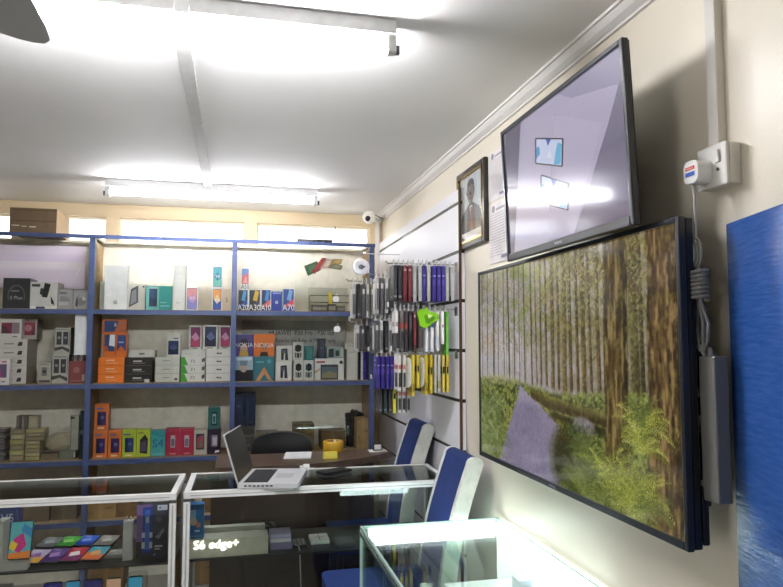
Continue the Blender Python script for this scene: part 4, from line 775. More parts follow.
# ------------------------------------------------------------------ television with the forest picture
def noise(shape, cells, seed, oct=3):
    r = np.random.default_rng(seed); out = np.zeros(shape); amp = 1; tot = 0
    for o in range(oct):
        cy, cx = max(2, int(cells[0]*2**o)), max(2, int(cells[1]*2**o))
        g = r.random((cy+1, cx+1))
        yy = np.linspace(0, cy-1e-6, shape[0]); xx = np.linspace(0, cx-1e-6, shape[1])
        y0 = yy.astype(int); x0 = xx.astype(int); fy = (yy-y0)[:, None]; fx = (xx-x0)[None, :]
        fy = fy*fy*(3-2*fy); fx = fx*fx*(3-2*fx)
        a = g[y0][:, x0]; b_ = g[y0][:, x0+1]; c = g[y0+1][:, x0]; d = g[y0+1][:, x0+1]
        out += amp*((a*(1-fx)+b_*fx)*(1-fy)+(c*(1-fx)+d*fx)*fy); tot += amp; amp *= .55
    return out/tot
def forest(Wn=460, Hn=300):
    U, V = np.meshgrid(np.linspace(0, 1, Wn), np.linspace(0, 1, Hn))
    S = U.shape
    def rgb(h): return np.array([int(h[i:i+2], 16)/255 for i in (1, 3, 5)])
    I = np.zeros(S+(3,))
    def mix(mask, col):
        mk = np.clip(mask, 0, 1)[..., None]; I[:] = I*(1-mk)+np.asarray(col)*mk
    def band(x, a, b, s): return np.clip((x-a)/s, 0, 1)*np.clip((b-x)/s, 0, 1)
    n1 = noise(S, (5, 8), 1); n2 = noise(S, (22, 36), 2); n3 = noise(S, (60, 100), 3, 3); n4 = noise(S, (110, 170), 14, 2); nv = noise(S, (6, 130), 4, 2)
    r = random.Random(11)
    I[:] = rgb('#a39ca6'); mix(np.clip((U-.25)*1.3, 0, .85), rgb('#7a705a')); mix(np.clip((V-.7)*2.2, 0, .55), rgb('#8c8a78'))
    mix(np.clip((n1-.45)*3, 0, .6)*(1-.75*U), rgb('#bdb5c0')); mix(np.exp(-((U-.16)/.17)**2-((V-.60)/.16)**2)*.55, rgb('#c9c2c4'))
    mix(np.exp(-((U-.5)/.12)**2-((V-.62)/.2)**2)*.3, rgb('#aaa0b0'))
    mix(np.clip((n2-.42)*4, 0, .8)*np.clip((U-.2)*1.5, 0, 1), rgb('#675f48')); mix(np.clip((n3-.5)*6, 0, .6)*np.clip((U-.1)*1.2, .3, .9), rgb('#8f8a62'))
    for k in range(70):   # far thin trunks, soft
        x = r.uniform(0, 1); w = r.uniform(.0014, .0035); d = r.uniform(.15, .5); ln = r.uniform(-.012, .012)
        mix(np.clip(1.3-np.abs(U-x-(V-.5)*ln)/w, 0, 1)*d*np.clip((V-.40)/.03, 0, 1)*(.4+n2), rgb(r.choice(['#6a6252', '#756a58', '#625a46', '#7d7464'])))
    mix(np.clip((n2-.46)*5, 0, 1)*np.clip((V-.44)*1.6, 0, .75), rgb('#7b7d4c'))
    mix(np.clip((n4-.50)*6, 0, 1)*np.clip((V-.5)*1.8, 0, .7), rgb('#5d5e38'))
    mix(np.clip((n4-.55)*7, 0, 1)*np.clip((V-.45)*2, 0, .55), rgb('#b5ae9e'))
    mix(np.clip((n2-.45)*5, 0, 1)*np.exp(-((U-.36)/.14)**2-((V-.88)/.2)**2)*.85, rgb('#83904a'))
    for x, w, c, v0 in [(.02, .004, '#5a5444', .4), (.06, .004, '#5d5546', .42), (.115, .0065, '#4b4538', .4), (.15, .003, '#5a5242', .4), (.195, .003, '#554e40', .4), (.235, .0055, '#48432f', .4), (.27, .004, '#554c3c', .4), (.305, .003, '#5a5038', .4), (.34, .0045, '#51472e', .4), (.385, .005, '#54492f', .4), (.415, .004, '#5b4f34', .41), (.44, .0055, '#4e4228', .41), (.472, .006, '#54482a', .41), (.505, .010, '#5b4d2e', .4), (.538, .007, '#54462a', .4), (.567, .012, '#63552f', .39), (.60, .008, '#53452a', .4), (.632, .007, '#4f4126', .4), (.66, .011, '#5e502d', .39), (.692, .006, '#51442a', .4), (.725, .009, '#574a2e', .38), (.748, .005, '#473c26', .38), (.862, .016, '#56502f', .34), (.888, .008, '#49432c', .34)]:
        cxv = x+(V-.4)*r.uniform(-.016, .010)+.004*(noise(S, (6, 2), int(x*900)+50)-.5); e = (U-cxv)/w
        mk = np.clip((1.15-np.abs(e))*3, 0, 1)*np.clip((V-v0)/.02, 0, 1)*.93
        sh = .72-.28*e+.9*(n4-.5)+.5*(nv-.5)
        mix(mk, rgb(c)[None, None, :]*np.clip(sh+.28, .2, 1.7)[..., None])
        for b in range(7):   # side twigs
            y0 = r.uniform(.55, .98); dr = r.choice((-1, 1)); L = r.uniform(.012, .035)
            t = (U-x)*dr/L; mix(np.clip(1.2-np.abs(V-y0+.03*t)/.0035, 0, 1)*np.clip(t*5, 0, 1)*np.clip((1-t)*5, 0, 1)*.7, rgb('#57512f'))
    mix(np.clip((n3-.52)*9, 0, 1)*band(U, .30, 1.1, .2)*np.clip((V-.52)*1.8, 0, .7), rgb('#77763a'))
    mix(np.clip((n2-.52)*8, 0, 1)*band(U, .55, 1.15, .15)*np.clip((V-.62)*2.6, 0, .85), rgb('#54462a'))
    mix(np.clip((n4-.56)*9, 0, 1)*band(U, .35, 1.15, .2)*np.clip((V-.58)*2.4, 0, .65), rgb('#a1956a'))
    hz = .425+.02*np.sin(U*9)+.05*(n3-.5)
    g = np.clip((hz-V)/.02, 0, 1)
    mix(g, rgb('#646a36')[None, None, :]*(.5+.95*n3)[..., None]); mix(g*np.clip((n4-.52)*7, 0, .7), rgb('#94995a')); mix(g*np.clip((.45-n3)*8, 0, .75), rgb('#34391f'))
    mix(np.exp(-((U-.17)/.16)**2-((V-.425)/.022)**2)*.55, rgb('#b3ad8c'))
    xl = np.interp(V, [0, .05, .21, .33, .41], [.15, .165, .225, .280, .303]); xr = np.interp(V, [0, .05, .16, .26, .33, .38, .41], [.55, .535, .555, .535, .43, .345, .318])
    xl = xl+.02*(n3-.5); xr = xr+.03*(n3-.5)
    pm = np.clip((U-xl)/.012, 0, 1)*np.clip((xr-U)/.015, 0, 1)*np.clip((.412-V)/.01, 0, 1)
    mix(pm, rgb('#827a90')[None, None, :]*(.86+.22*n1+.03*n4)[..., None])
    mix(pm*np.clip((n2-.62)*5, 0, .3), rgb('#6a6274')); mix(pm*np.clip((V-.3)*9, 0, .5), rgb('#a9a0ae'))
    ym = np.clip(1-np.abs(U-xr-.02)/.03, 0, 1)*band(V, .24, .37, .03); mix(ym*.8*(n3+.3), rgb('#a8a040'))
    ym = np.clip(1-np.abs(U-xl+.02)/.03, 0, 1)*band(V, .02, .3, .04); mix(ym*.6*(n3+.3), rgb('#99924a'))
    top = np.interp(U, [.36, .46, .75, .8], [.405, .385, .355, .345])+.012*(n3-.5); bot = np.interp(U, [.36, .46, .75, .8], [.36, .318, .29, .285])
    lm = np.clip((V-bot)/.008, 0, 1)*np.clip((top-V)/.008, 0, 1)*band(U, .37, .78, .01)
    mix(lm, rgb('#443a20')[None, None, :]*(.6+.8*n4)[..., None]); mix(lm*np.clip((V-(bot*.6+top*.4))/.03, 0, 1)*.85, rgb('#73743a')[None, None, :]*(.6+.8*n3)[..., None])
    mix(np.clip((bot-V)/.01, 0, 1)*np.clip((V-bot+.045)/.02, 0, 1)*band(U, .47, .75, .03)*.8, rgb('#2a2618'))
    mix(np.clip(1.6-((U-.645)/.055)**2-((V-.275)/.035)**2, 0, 1)*band(U, .6, .71, .01), rgb('#8c858c')[None, None, :]*(.65+.6*n3)[..., None])
    bmk = np.clip(1.7-((U-.61)/.11)**2-((V-.12)/.15)**2, 0, 1); mix(bmk*.9, rgb('#424824')[None, None, :]*(.4+1.1*n4)[..., None])
    bmk = np.clip(1.6-((U-.555)/.045)**2-((V-.13)/.10)**2, 0, 1); mix(bmk*.85, rgb('#37371f')[None, None, :]*(.4+1.0*n4)[..., None])
    def fern(x, y, sz, n, cols):
        """a tuft of arching fronds, each a stem with paired leaflets"""
        for k in range(n):
            a = R(90)+R(75)*(2*k/(n-1)-1)+r.uniform(-.12, .12); ln = sz*r.uniform(.75, 1.1); c = rgb(r.choice(cols))*r.uniform(.75, 1.1)
            px_, py_ = x, y; m_ = 22
            for q in range(m_):
                t = q/m_; aa = a+(-1 if math.cos(a) > 0 else 1)*t*t*1.1
                px_ += ln/m_*math.cos(aa)*.62; py_ += ln/m_*math.sin(aa)*1.0-.0012*t
                lw = .030*sz/.14*(1-t)**.8*min(1, 4*t+.2)
                for sd in (-1, 1):
                    for st in range(5):
                        lx = px_-sd*lw*.62*st/5*math.sin(aa); ly = py_+sd*lw*st/5*math.cos(aa)+.004*st/5
                        i, j = int(lx*Wn), int(ly*Hn)
                        if 0 <= i < Wn and 0 <= j < Hn and (q+st) % 3: I[j, i] = I[j, i]*.25+c*(.7+.3*(1-st/5))*.75
    LG = ['#96a464', '#76864a', '#a9b47a', '#5d6d3a']; YG = ['#b3b954', '#8b9640', '#c4c468', '#69753a']
    for k in range(26): fern(r.uniform(-.02, .14), r.uniform(-.02, .27), r.uniform(.11, .18), 9, LG)
    for k in range(16): fern(r.uniform(.59, .74), r.uniform(.0, .20), r.uniform(.08, .15), 9, ['#717b40', '#5a6634', '#868f50'])
    def trunk(x, w, v0, c1, c2, c3, lean=0, seed=9):
        cxv = x+lean*(V-.5)+.008*(noise(S, (7, 2), seed)-.5); ww = w*(1+.25*np.clip((.3-V)/.3, 0, 1)+.12*(n3-.5)); e = (U-cxv)/ww
        mk = np.clip((1-np.abs(e))*9, 0, 1)*np.clip((V-v0)/.015, 0, 1)
        tx = noise(S, (48, 100), seed+1, 3); tv_ = noise(S, (14, 120), seed+2, 2)
        mix(mk, rgb(c1)[None, None, :]*(np.clip(.35+.4*tx+.8*tv_, .3, 1.5)*(1.02-.42*np.abs(e+.25)))[..., None])
        mix(mk*np.clip((tx-.52)*6, 0, .6), rgb(c2)); mix(mk*np.clip((tv_-.6)*8, 0, .6), rgb(c3)); mix(mk*np.clip((.42-tv_)*8, 0, .5), rgb('#342a1a'))
    trunk(.792, .045, .15, '#6b5833', '#6d6734', '#8f7d55', .015, 21)
    trunk(.950, .050, -.1, '#6e5638', '#6f6434', '#9a8058', .01, 31)
    for k in range(6): fern(r.uniform(.84, .885), r.uniform(.22, .36), r.uniform(.12, .18), 8, YG)
    for k in range(13): fern(r.uniform(.73, .89), r.uniform(-.04, .10), r.uniform(.14, .22), 11, YG)
    for k in range(5): fern(r.uniform(.64, .74), r.uniform(-.02, .08), r.uniform(.08, .13), 9, ['#7d8744', '#626e38', '#8f9852'])
    I[:] = np.clip(I*(.94+.14*noise(S, (120, 180), 77, 1)[..., None]), 0, 1)
    gy = I.mean(-1, keepdims=True); I[:] = np.clip(gy+(I-gy)*1.02, 0, 1)
    return I
def grid_picture(name, I, o, u, v, mat, parent, off):
    Hn, Wn = I.shape[:2]; o, u, v = map(Vector, (o, u, v)); o = o-Vector(off)
    ii, jj = np.meshgrid(np.linspace(0, 1, Wn), np.linspace(0, 1, Hn))
    P = np.array(o)[None, None]+ii[..., None]*np.array(u)+jj[..., None]*np.array(v)
    idx = np.arange(Wn*Hn).reshape(Hn, Wn)
    F = np.stack([idx[:-1, :-1], idx[:-1, 1:], idx[1:, 1:], idx[1:, :-1]], -1).reshape(-1, 4)
    me = bpy.data.meshes.new(name); me.from_pydata(P.reshape(-1, 3).tolist(), [], F.tolist())
    at = me.attributes.new('Col', 'FLOAT_COLOR', 'POINT')
    L = np.where(I <= .04045, I/12.92, ((I+.055)/1.055)**2.4); A = np.concatenate([L, np.ones(L.shape[:2]+(1,))], -1)
    at.data.foreach_set('color', A.reshape(-1).astype(np.float32)); me.materials.append(mat)
    ob = bpy.data.objects.new(name, me); COL.objects.link(ob); ob.parent = parent; return ob
XT = .92; ty0, ty1, tz0, tz1 = 1.2405, 2.462, 1.014, 1.717
tv = empty('television', (XT+.03, (ty0+ty1)/2, tz0), 'large flat television showing a forest path, on the right wall', 'television', 'wall televisions')
to = Vector((XT+.03, (ty0+ty1)/2, tz0)); bz = .013
m = MB()
for a, b_, c, d in ((ty0, ty0+bz, tz0, tz1), (ty1-bz, ty1, tz0, tz1), (ty0+bz, ty1-bz, tz0, tz0+.018), (ty0+bz, ty1-bz, tz1-bz, tz1)): m.box(XT-.004, a, c, XT+.012, b_, d, '#202328')
m.build('bezel', PLAST, tv, to, bevel=.0025)
m = MB(); m.box(XT+.0125, ty0+.002, tz0+.002, XT+.034, ty1-.002, tz1-.002, '#121316'); m.box(XT+.034, ty0+.06, tz0+.05, XT+.06, ty1-.06, tz0+.45, '#121316'); m.box(XT+.0345, ty0+.0, tz0+.01, XT+.05, ty0+.06, tz0+.13, '#15161a'); m.build('back_shell', PLAST, tv, to, bevel=.004)
grid_picture('screen', forest(), (XT, ty1-bz, tz0+.018), (0, -(ty1-ty0-2*bz), 0), (0, 0, tz1-tz0-bz-.018), FORESTM, tv, to)
m = MB(); m.text('SAMSUNG', (XT-.0046, (ty0+ty1)/2, tz0+.009), (0,-1,0), (0,0,1), .007, '#aab0b8'); m.build('maker_mark', PLAST, tv, to)
m = MB(); m.box(XT+.06, 1.6, tz0+.2, XW-.012, 1.66, tz0+.5, '#1c1c1e'); m.box(XT+.06, 2.05, tz0+.2, XW-.012, 2.11, tz0+.5, '#1c1c1e'); m.box(XW-.012, 1.5, tz0+.24, XW-.001, 2.2, tz0+.46, '#26262a'); m.build('wall_bracket', PLAST, tv, to)
# ------------------------------------------------------------------ smaller television above it, tilted down
TW, TH = .728, .437
TILT = R(2.6)
tcx = Vector((.878, 1.701, 1.712))
tv2 = empty('television', tcx, 'smaller tilted television with a pale lilac screen showing two phones', 'television', 'wall televisions', rot=(0, -TILT, 0))
m = MB(); bz = .014
for a, b_, c, d in ((-TW/2, -TW/2+bz, 0, TH), (TW/2-bz, TW/2, 0, TH), (-TW/2+bz, TW/2-bz, 0, .024), (-TW/2+bz, TW/2-bz, TH-bz, TH)): m.box(-.006, a, c, .012, b_, d, '#26282c')
m.build('bezel', PLAST, tv2, bevel=.003)
m = MB(); m.box(.0122, -TW/2+.003, .003, .017, TW/2-.003, TH-.003, '#121316'); m.box(.017, -TW/2+.07, .03, .05, TW/2-.07, TH-.12, '#121316'); m.build('back_shell', PLAST, tv2, bevel=.006)
m = MB(); o0 = (0, TW/2-bz, .024); uu = (0, -(TW-2*bz), 0); vv = (0, 0, TH-bz-.024)
m.face([Vector(o0), Vector(o0)+Vector(uu), Vector(o0)+Vector(uu)+Vector(vv), Vector(o0)+Vector(vv)], '#b4acc6')
def suv(x, y):
    p = onX(x, y, .868); return ((1.701+TW/2-bz-p.y)/(TW-2*bz), (p.z-1.712-.024)/(TH-bz-.024))
def ph(corners):
    c = [suv(*q) for q in corners]
    def q(a, b_): return tuple(c[3][i]*(1-a)*(1-b_)+c[2][i]*a*(1-b_)+c[0][i]*(1-a)*b_+c[1][i]*a*b_ for i in (0, 1))
    return [('p', [q(.04,0), q(.96,0), q(1,.04), q(1,.96), q(.96,1), q(.04,1), q(0,.96), q(0,.04)], '#24262e'), ('p', [q(.05,.05), q(.95,.05), q(.95,.95), q(.05,.95)], '#ccd5ee'),
         ('p', [q(.05,.2), q(.2,.4), q(.16,.7), q(.05,.6)], '#5aa4d8'), ('p', [q(.7,.05), q(.92,.1), q(.95,.8), q(.8,.84), q(.74,.45)], '#68b4dc'), ('p', [q(.4,.95), q(.48,.7), q(.58,.95)], '#4a5cc0'), ('p', [q(.45,.3), q(.62,.25), q(.55,.6)], '#dde4f4')]
A = [('p', [(.0,.0),(.05,0),(.2,1),(0,1)], '#6a6478'), ('p', [(.62,0),(1,0),(1,.85),(.9,.6)], '#7d768e'), ('p', [(.55,1),(1,1),(1,.78),(.66,.9)], '#9790ac'), ('p', [(.06,0),(.62,0),(.86,.62),(.5,.88),(.24,1)], '#bab2ca')]
A += ph([(537,138),(565,138),(563,167),(536,164)])+ph([(541,174),(569,183),(567,211),(540,203)])
m.art(o0, uu, vv, A, (-1, 0, 0), .00015)
m.build('screen', SCREEN2, tv2)
m = MB(); m.text('SAMSUNG', (-.0066, 0, .012), (0,-1,0), (0,0,1), .007, '#aab0b8'); m.build('maker_mark', PLAST, tv2)
m = MB(); m.obox((.05, -.15, .08), (.1, 0, .0), (0, .3, 0), (0, 0, .2), '#1c1c1e'); m.build('wall_bracket', PLAST, tv2)
# ------------------------------------------------------------------ socket, plug, trunking, cable, strip
struct(MB().box(XW-.022, 1.236, 1.8745, XW, 1.268, ZC-.04, '#dcd8cf').build('trim_4', PLAST, None, (XW, 1.25, 1.8745), bevel=.002))
sk0 = Vector((1.02, 1.222, 1.775))
sk = empty('wall_socket', sk0, 'white switched wall socket box below the plastic trunking', 'socket')
m = MB(); m.box(1.008, 1.194, 1.783, XW-.001, 1.282, 1.873, '#d8d5cc'); m.build('back_box', PLAST, sk, sk0, bevel=.003)
m = MB(); m.box(1.0, 1.192, 1.781, 1.0075, 1.284, 1.874, '#e4e2dc'); m.build('face_plate', PLAST, sk, sk0, bevel=.003)
m = MB(); m.obox((.996, 1.210, 1.832), (.004, 0, 0), (0, .016, 0), (-.004, 0, .026), '#eceae4'); m.build('rocker_switch', PLAST, sk, sk0)
m = MB(); m.cyl((1.0, 1.218, 1.817), (.998, 1.218, 1.817), .0035, '#444'); m.build('indicator', PLAST, sk, sk0)
pc = Vector((.965, 1.255, 1.815))
pl = empty('power_plug', pc, 'white power plug with a red and blue sticker, pushed into the wall socket', 'plug')
m = MB(); m.rbox(.962, 1.234, 1.792, .9995, 1.280, 1.843, .016, '#ecebe6', axis='x', n=6); m.build('body', PLAST, pl, pc, bevel=.004)
m = MB(); m.art((.962, 1.276, 1.795), (0, -.037, 0), (0, 0, .045), [('p', [(.08,.55),(.95,.55),(.95,.9),(.08,.9)], '#ffffff'), ('r', .1, .6, .92, .78, '#d1493c'), ('r', .1, .3, .92, .5, '#2f55a8'), ('r', .2, .66, .8, .69, '#f0c4be'), ('r', .2, .71, .6, .73, '#f0c4be')], (-1,0,0), .0006); m.build('sticker', PAINT, pl, pc)
# cable: hangs from the plug, loops, bundle
cb0 = Vector((.97, 1.255, 1.786)); m = MB()
xw = .962
m.tube([(.966, 1.255, 1.788), (.964, 1.25, 1.77), (.963, 1.247, 1.72), (.962, 1.247, 1.668)], .0032, '#a9a8a2')
for k in range(3):
    pts = []
    for i in range(19):
        a = 2*math.pi*i/18; pts.append((xw-.004*k, 1.247+.016*math.cos(a)*(1-.15*k)+.003*k, 1.638+.032*math.sin(a)*(1-.1*k)))
    m.tube(pts, .003, '#94938d', n=6)
pts = []
for i in range(121):
    a = 2*math.pi*i/16; pts.append((xw+.016*math.sin(a), 1.243+.021*math.cos(a), 1.603-.067*i/120))
m.tube(pts, .0042, '#807f7a', n=6)
for k, s in enumerate((-1, -.35, .4, 1)):
    m.tube([(xw+.004*k-.006, 1.243+.012*s, 1.605), (xw+.004*k-.006, 1.243+.014*s, 1.53), (xw, 1.241+.026*s, 1.485), (xw, 1.24+.02*s, 1.45), (xw, 1.238+.004*s, 1.428)], .0042, '#7b7a75', n=6)
m.tube([(xw, 1.238, 1.44), (xw, 1.234, 1.425), (.97, 1.228, 1.40)], .0045, '#8c8b86')
m.tube([(xw, 1.247, 1.67), (xw, 1.246, 1.60)], .003, '#94938d', n=6)
tag(m.build('power_cable', PLAST, None, cb0), 'pale grey mains cable coiled and knotted below the plug', 'cable')
ex0 = Vector((.975, 1.222, 1.115))
ex = empty('extension_strip', ex0, 'long grey extension strip hanging upright beside the big television', 'extension lead')
m = MB(); m.box(.958, 1.197, 1.118, .992, 1.247, 1.418, '#6f6e6a'); m.build('body', PLAST, ex, ex0, bevel=.004)
m = MB(); m.box(.9945, 1.205, 1.13, .9925, 1.239, 1.405, '#5b5a57'); m.build('socket_face', PLAST, ex, ex0)
m = MB(); m.cyl((.972, 1.222, 1.418), (.972, 1.225, 1.436), .009, '#6d6c68', r1=.005); m.build('cable_gland', PLAST, ex, ex0)
m = MB()
m.tube([(.985, 1.29, 1.60), (.99, 1.285, 1.5), (.975, 1.275, 1.40), (.985, 1.265, 1.3), (.975, 1.275, 1.2), (.985, 1.262, 1.14), (.99, 1.27, 1.10)], .006, '#1b1b1d')
m.tube([(.99, 1.30, 1.55), (.98, 1.28, 1.46), (.995, 1.27, 1.36), (.985, 1.278, 1.26), (.99, 1.26, 1.18)], .005, '#202022')
m.rbox(.972, 1.258, 1.155, 1.0, 1.285, 1.195, .006, '#151517'); m.rbox(.975, 1.262, 1.29, 1.0, 1.285, 1.33, .006, '#1a1a1c')
tag(m.build('black_cable', PLAST, None, (.985, 1.27, 1.1)), 'tangle of black cables behind the edge of the big television', 'cable')
# ------------------------------------------------------------------ blue glossy panel at the right edge
d = Vector((-math.sin(R(14.5)), -math.cos(R(14.5)), 0)); nn = Vector((-math.cos(R(14.5)), math.sin(R(14.5)), 0))
p0 = Vector((1.018, 1.224, .0))
m = MB(); m.obox(p0, d*.75, Vector((0, 0, 1.70)), -nn*.02, '#2f5ba4')
pan = m.build('door_leaf', BLUEGLOSS, None, p0, bevel=.004); tag(pan, 'tall glossy blue board standing against the right wall at the frame edge', 'board')
# ------------------------------------------------------------------ chairs
def make_chair(y, label, dx=0, dz=0, sd=-.235):
    base = Vector((.62+dx, y, 0)); r = empty('dining_chair', base, label, 'chair', 'blue and white high-back chairs')
    NAVY, WH = '#23366c', '#dedfd6'
    hw = .16
    # backrest: profile in XZ swept across Y; blue faces, white side bands
    def prof(t0, t1):
        f, bk = [], []
        for k in range(13):
            s = k/12; zz = .40+.555*s; x = .185+.125*s**1.1-.02*math.sin(s*math.pi)
            f.append((x, zz))
        th = .066
        top = [(f[-1][0]+th*.5+th*.5*math.cos(math.pi-math.pi*k/8), f[-1][1]+th*.42*math.sin(math.pi*k/8)) for k in range(1, 8)]
        return f+top+[(x+th, zz) for x, zz in reversed(f)]
    pf = prof(0, 1)
    m = MB(); m.prism([(base.x+x, y-hw+.028, zz+dz) for x, zz in pf], (0, 2*hw-.056, 0), NAVY, smooth=True); bo = m.build('backrest', CLOTH, r, base)
    bo['label'] = 'navy blue padded backrest'
    for s in (-1, 1):
        m = MB(); ya = y+s*hw-(.030 if s > 0 else 0); m.prism([(base.x+x, ya, zz+dz) for x, zz in pf], (0, .030, 0), WH, smooth=True)
        q = m.build('side_band', CLOTH, bo, base, bevel=.004); q['label'] = 'white upholstered side band'
    m = MB(); m.rbox(base.x+sd, y-.165, .40, base.x+.2, y+.165, .48, .04, NAVY); m.build('seat', CLOTH, r, base, bevel=.012, seg=3)
    for lx, ly in ((sd+.04, -.14), (sd+.04, .14), (.17, -.14), (.17, .14)):
        m = MB(); m.cyl((base.x+lx, y+ly, .41), (base.x+lx*1.02, y+ly*1.05, 0), .02, '#2a211c', r1=.013, n=10); m.build('leg', PLAST, r, base)
    return r
make_chair(2.735, 'navy and white high-back chair between the glass counter and the lit case', dx=-.02)
make_chair(3.515, 'navy and white high-back chair behind the counter, beside the slatwall', dx=.012, dz=.04, sd=-.15)
# ------------------------------------------------------------------ glass counters
def counter(x0, x1, y0, y1, top, rot, label, shelves, open_end=False):
    base = Vector(((x0+x1)/2, (y0+y1)/2, 0))
    r = empty('display_counter', base, label, 'display counter', 'aluminium glass counters', rot=(0, 0, rot))
    hx, hy = (x1-x0)/2, (y1-y0)/2; t = .026; AL = '#e9e9e6'
    for sx in (-1, 1):
        for sy in (-1, 1):
            m = MB(); cx, cy = sx*(hx-t/2), sy*(hy-t/2); m.box(cx-t/2, cy-t/2, 0, cx+t/2, cy+t/2, top-t, AL); m.box(cx-t*.12, cy-t/2-.0006, .02, cx+t*.12, cy-t/2, top-t-.02, '#b3b3b0'); m.build('upright', ALU, r, bevel=.003)
            m = MB(); m.box(cx-t/2-.001, cy-t/2-.001, top-t*1.5, cx+t/2+.001, cy+t/2+.001, top-t-.0005, '#4a4a48'); m.build('corner_joint', PLAST, r)
    for sy in (-1, 1):
        m = MB(); cy = sy*(hy-t/2); m.box(-hx, cy-t/2, top-t, hx, cy+t/2, top, AL); m.box(-hx+t, cy-t/2-.0006, top-t*.62, hx-t, cy-t/2, top-t*.5, '#a9a9a6'); m.build('top_rail', ALU, r, bevel=.003)
        m = MB(); m.box(-hx+t, cy-t/2, .06, hx-t, cy+t/2, .06+t, AL); m.build('bottom_rail', ALU, r, bevel=.002)
    for sx in (-1, 1):
        m = MB(); cx = sx*(hx-t/2); m.box(cx-t/2, -hy+t, top-t, cx+t/2, hy-t, top, AL); m.build('end_rail', ALU, r, bevel=.003)
    m = MB(); m.box(-hx+t, -hy+t, top-.007, hx-t, hy-t, top-.001, W); m.build('glass_top', CASEGLASS, r)
    m = MB(); m.box(-hx+t, -hy+.008, .09, hx-t, -hy+.013, top-t, W); m.build('front_glass', CASEGLASS, r)
    for sx in (-1, 1):
        m = MB(); cx = sx*(hx-.010); m.box(cx-.0025, -hy+t, .09, cx+.0025, hy-t, top-t, W); m.build('end_glass', CASEGLASS, r)
    for z, dark in shelves:
        m = MB(); m.box(-hx+.015, -hy+.03, z-.008, hx-.015, hy-.01, z, dark); m.build('inner_shelf', PLAST, r)
    m = MB(); m.box(-hx+t, -hy+t, .06, hx-t, hy-t, .088, '#55504a'); m.build('base_panel', PLAST, r)
    return r
CY0, CY1, CT = 2.925, 3.345, .83
SH = .548
counter(-1.75, -.222, CY0, CY1, CT, R(-1.2), 'left aluminium glass counter displaying rows of phones', [(SH, '#2c2a28'), (.30, '#302e2c')])
counter(-.196, .955, CY0-.012, CY1-.02, CT, R(-.6), 'right aluminium glass counter carrying the laptop', [(SH, '#26241f')])
# ------------------------------------------------------------------ phones and goods inside the left counter
def phone(px, py, zs, Y, w, h, yawd, tilt, c1, c2, c3, label, name='smartphone', grp='phones lying in the left counter', loc=None):
    p = loc if loc is not None else onZ(px, py, zs)
    r = empty(name, p, label, 'phone', grp, rot=(tilt, 0, yawd))
    m = MB(); m.rbox(-w/2, -h/2, .0005, w/2, h/2, .009, .01, '#1a1a1e'); m.build('body', PLAST, r)
    m = MB(); o, u, v = (-w/2+.003, -h/2+.006, .0092), (w-.006, 0, 0), (0, h-.012, 0)
    m.face([Vector(o), Vector(o)+Vector(u), Vector(o)+Vector(u)+Vector(v), Vector(o)+Vector(v)], c1)
    m.art(o, u, v, [('p', [(0,0),(1,0),(1,.45),(.5,.35),(0,.6)], c2), ('p', [(.3,.3),(.8,.45),(.6,.75),(.2,.6)], c3), ('r', .2, .86, .6, .88, '#f4f4f4')], (0, 0, 1), .0003)
    m.build('screen', PHONESCR, r); return r
def stand_phone(x, Y, zs, w, h, cols, label, lean=R(18), grp='phones lying in the left counter'):
    r = empty('smartphone', (x, Y, zs), label, 'phone', grp, rot=(math.pi/2-lean, 0, 0))
    m = MB(); m.rbox(-w/2, .001, .0, w/2, h, .008, .009, '#141417'); m.build('body', PLAST, r)
    m = MB(); o, u, v = (-w/2+.003, .007, .0082), (w-.006, 0, 0), (0, h-.012, 0)
    m.face([Vector(o), Vector(o)+Vector(u), Vector(o)+Vector(u)+Vector(v), Vector(o)+Vector(v)], cols[0])
    A = [('p', [(0,0),(1,0),(1,.2),(0,.15)], cols[1]), ('p', [(.1,.25),(.5,.15),(.8,.35),(.6,.7),(.2,.55)], cols[2])]
    if len(cols) > 3: A += [('p', [(0,.3),(.25,.2),(.4,.4),(.1,.5)], cols[3]), ('p', [(.5,.75),(1,.55),(1,.8),(.6,.95)], cols[4])]
    m.art(o, u, v, A, (0, 0, 1), .0003); m.build('screen', PHONESCR, r); return r
lay = [(36, 558, '#b9a8c8', '#d8a03c', '#8a5a9c', 'phone with a lilac and yellow screen, first in the front row'), (55, 557, '#5c3a86', '#4a2a70', '#a878b8', 'phone with a violet screen, second in the front row'),
       (75, 556, '#b8283c', '#7c2a68', '#f0e0e4', 'phone with a red and white screen, third in the front row'), (96, 555, '#3fa4b8', '#d8703c', '#e8a868', 'phone with a teal and orange screen, fourth in the front row')]
for px, py, c1, c2, c3, lab in lay: phone(px, py, SH+.014, 0, .082, .125, R(-14), R(9), c1, c2, c3, lab)
lay = [(50, 544, '#77787c', '#5c5e62', '#9a9ca0', 'phone with a grey screen, first in the rear row'), (69, 543, '#4c9c44', '#3c8838', '#8cc468', 'phone with a green screen, second in the rear row'),
       (87, 542, '#2f5cc0', '#2444a0', '#7c94e0', 'phone with a bright blue screen, third in the rear row'), (107, 542, '#8c8a86', '#75726e', '#b0aea8', 'phone with a pale grey screen, last in the rear row')]
for px, py, c1, c2, c3, lab in lay: phone(px, py, SH+.012, 0, .084, .11, R(-14), R(7), c1, c2, c3, lab)
p = onZ(113, 556, SH); m = MB()
m.prism([(p.x-.06, p.y-.03, SH+.0008), (p.x+.04, p.y-.03, SH+.0008), (p.x+.07, p.y+.05, SH+.0008), (p.x-.03, p.y+.05, SH+.0008)], (0, 0, .012), '#a9a6a0'); m.prism([(p.x-.045, p.y-.022, SH+.0128), (p.x+.03, p.y-.022, SH+.0128), (p.x+.055, p.y+.042, SH+.0128), (p.x-.022, p.y+.042, SH+.0128)], (0, 0, .001), '#c6c4be')
m.cyl((p.x, p.y, SH+.0138), (p.x, p.y, SH+.02), .012, '#e6e4e0')
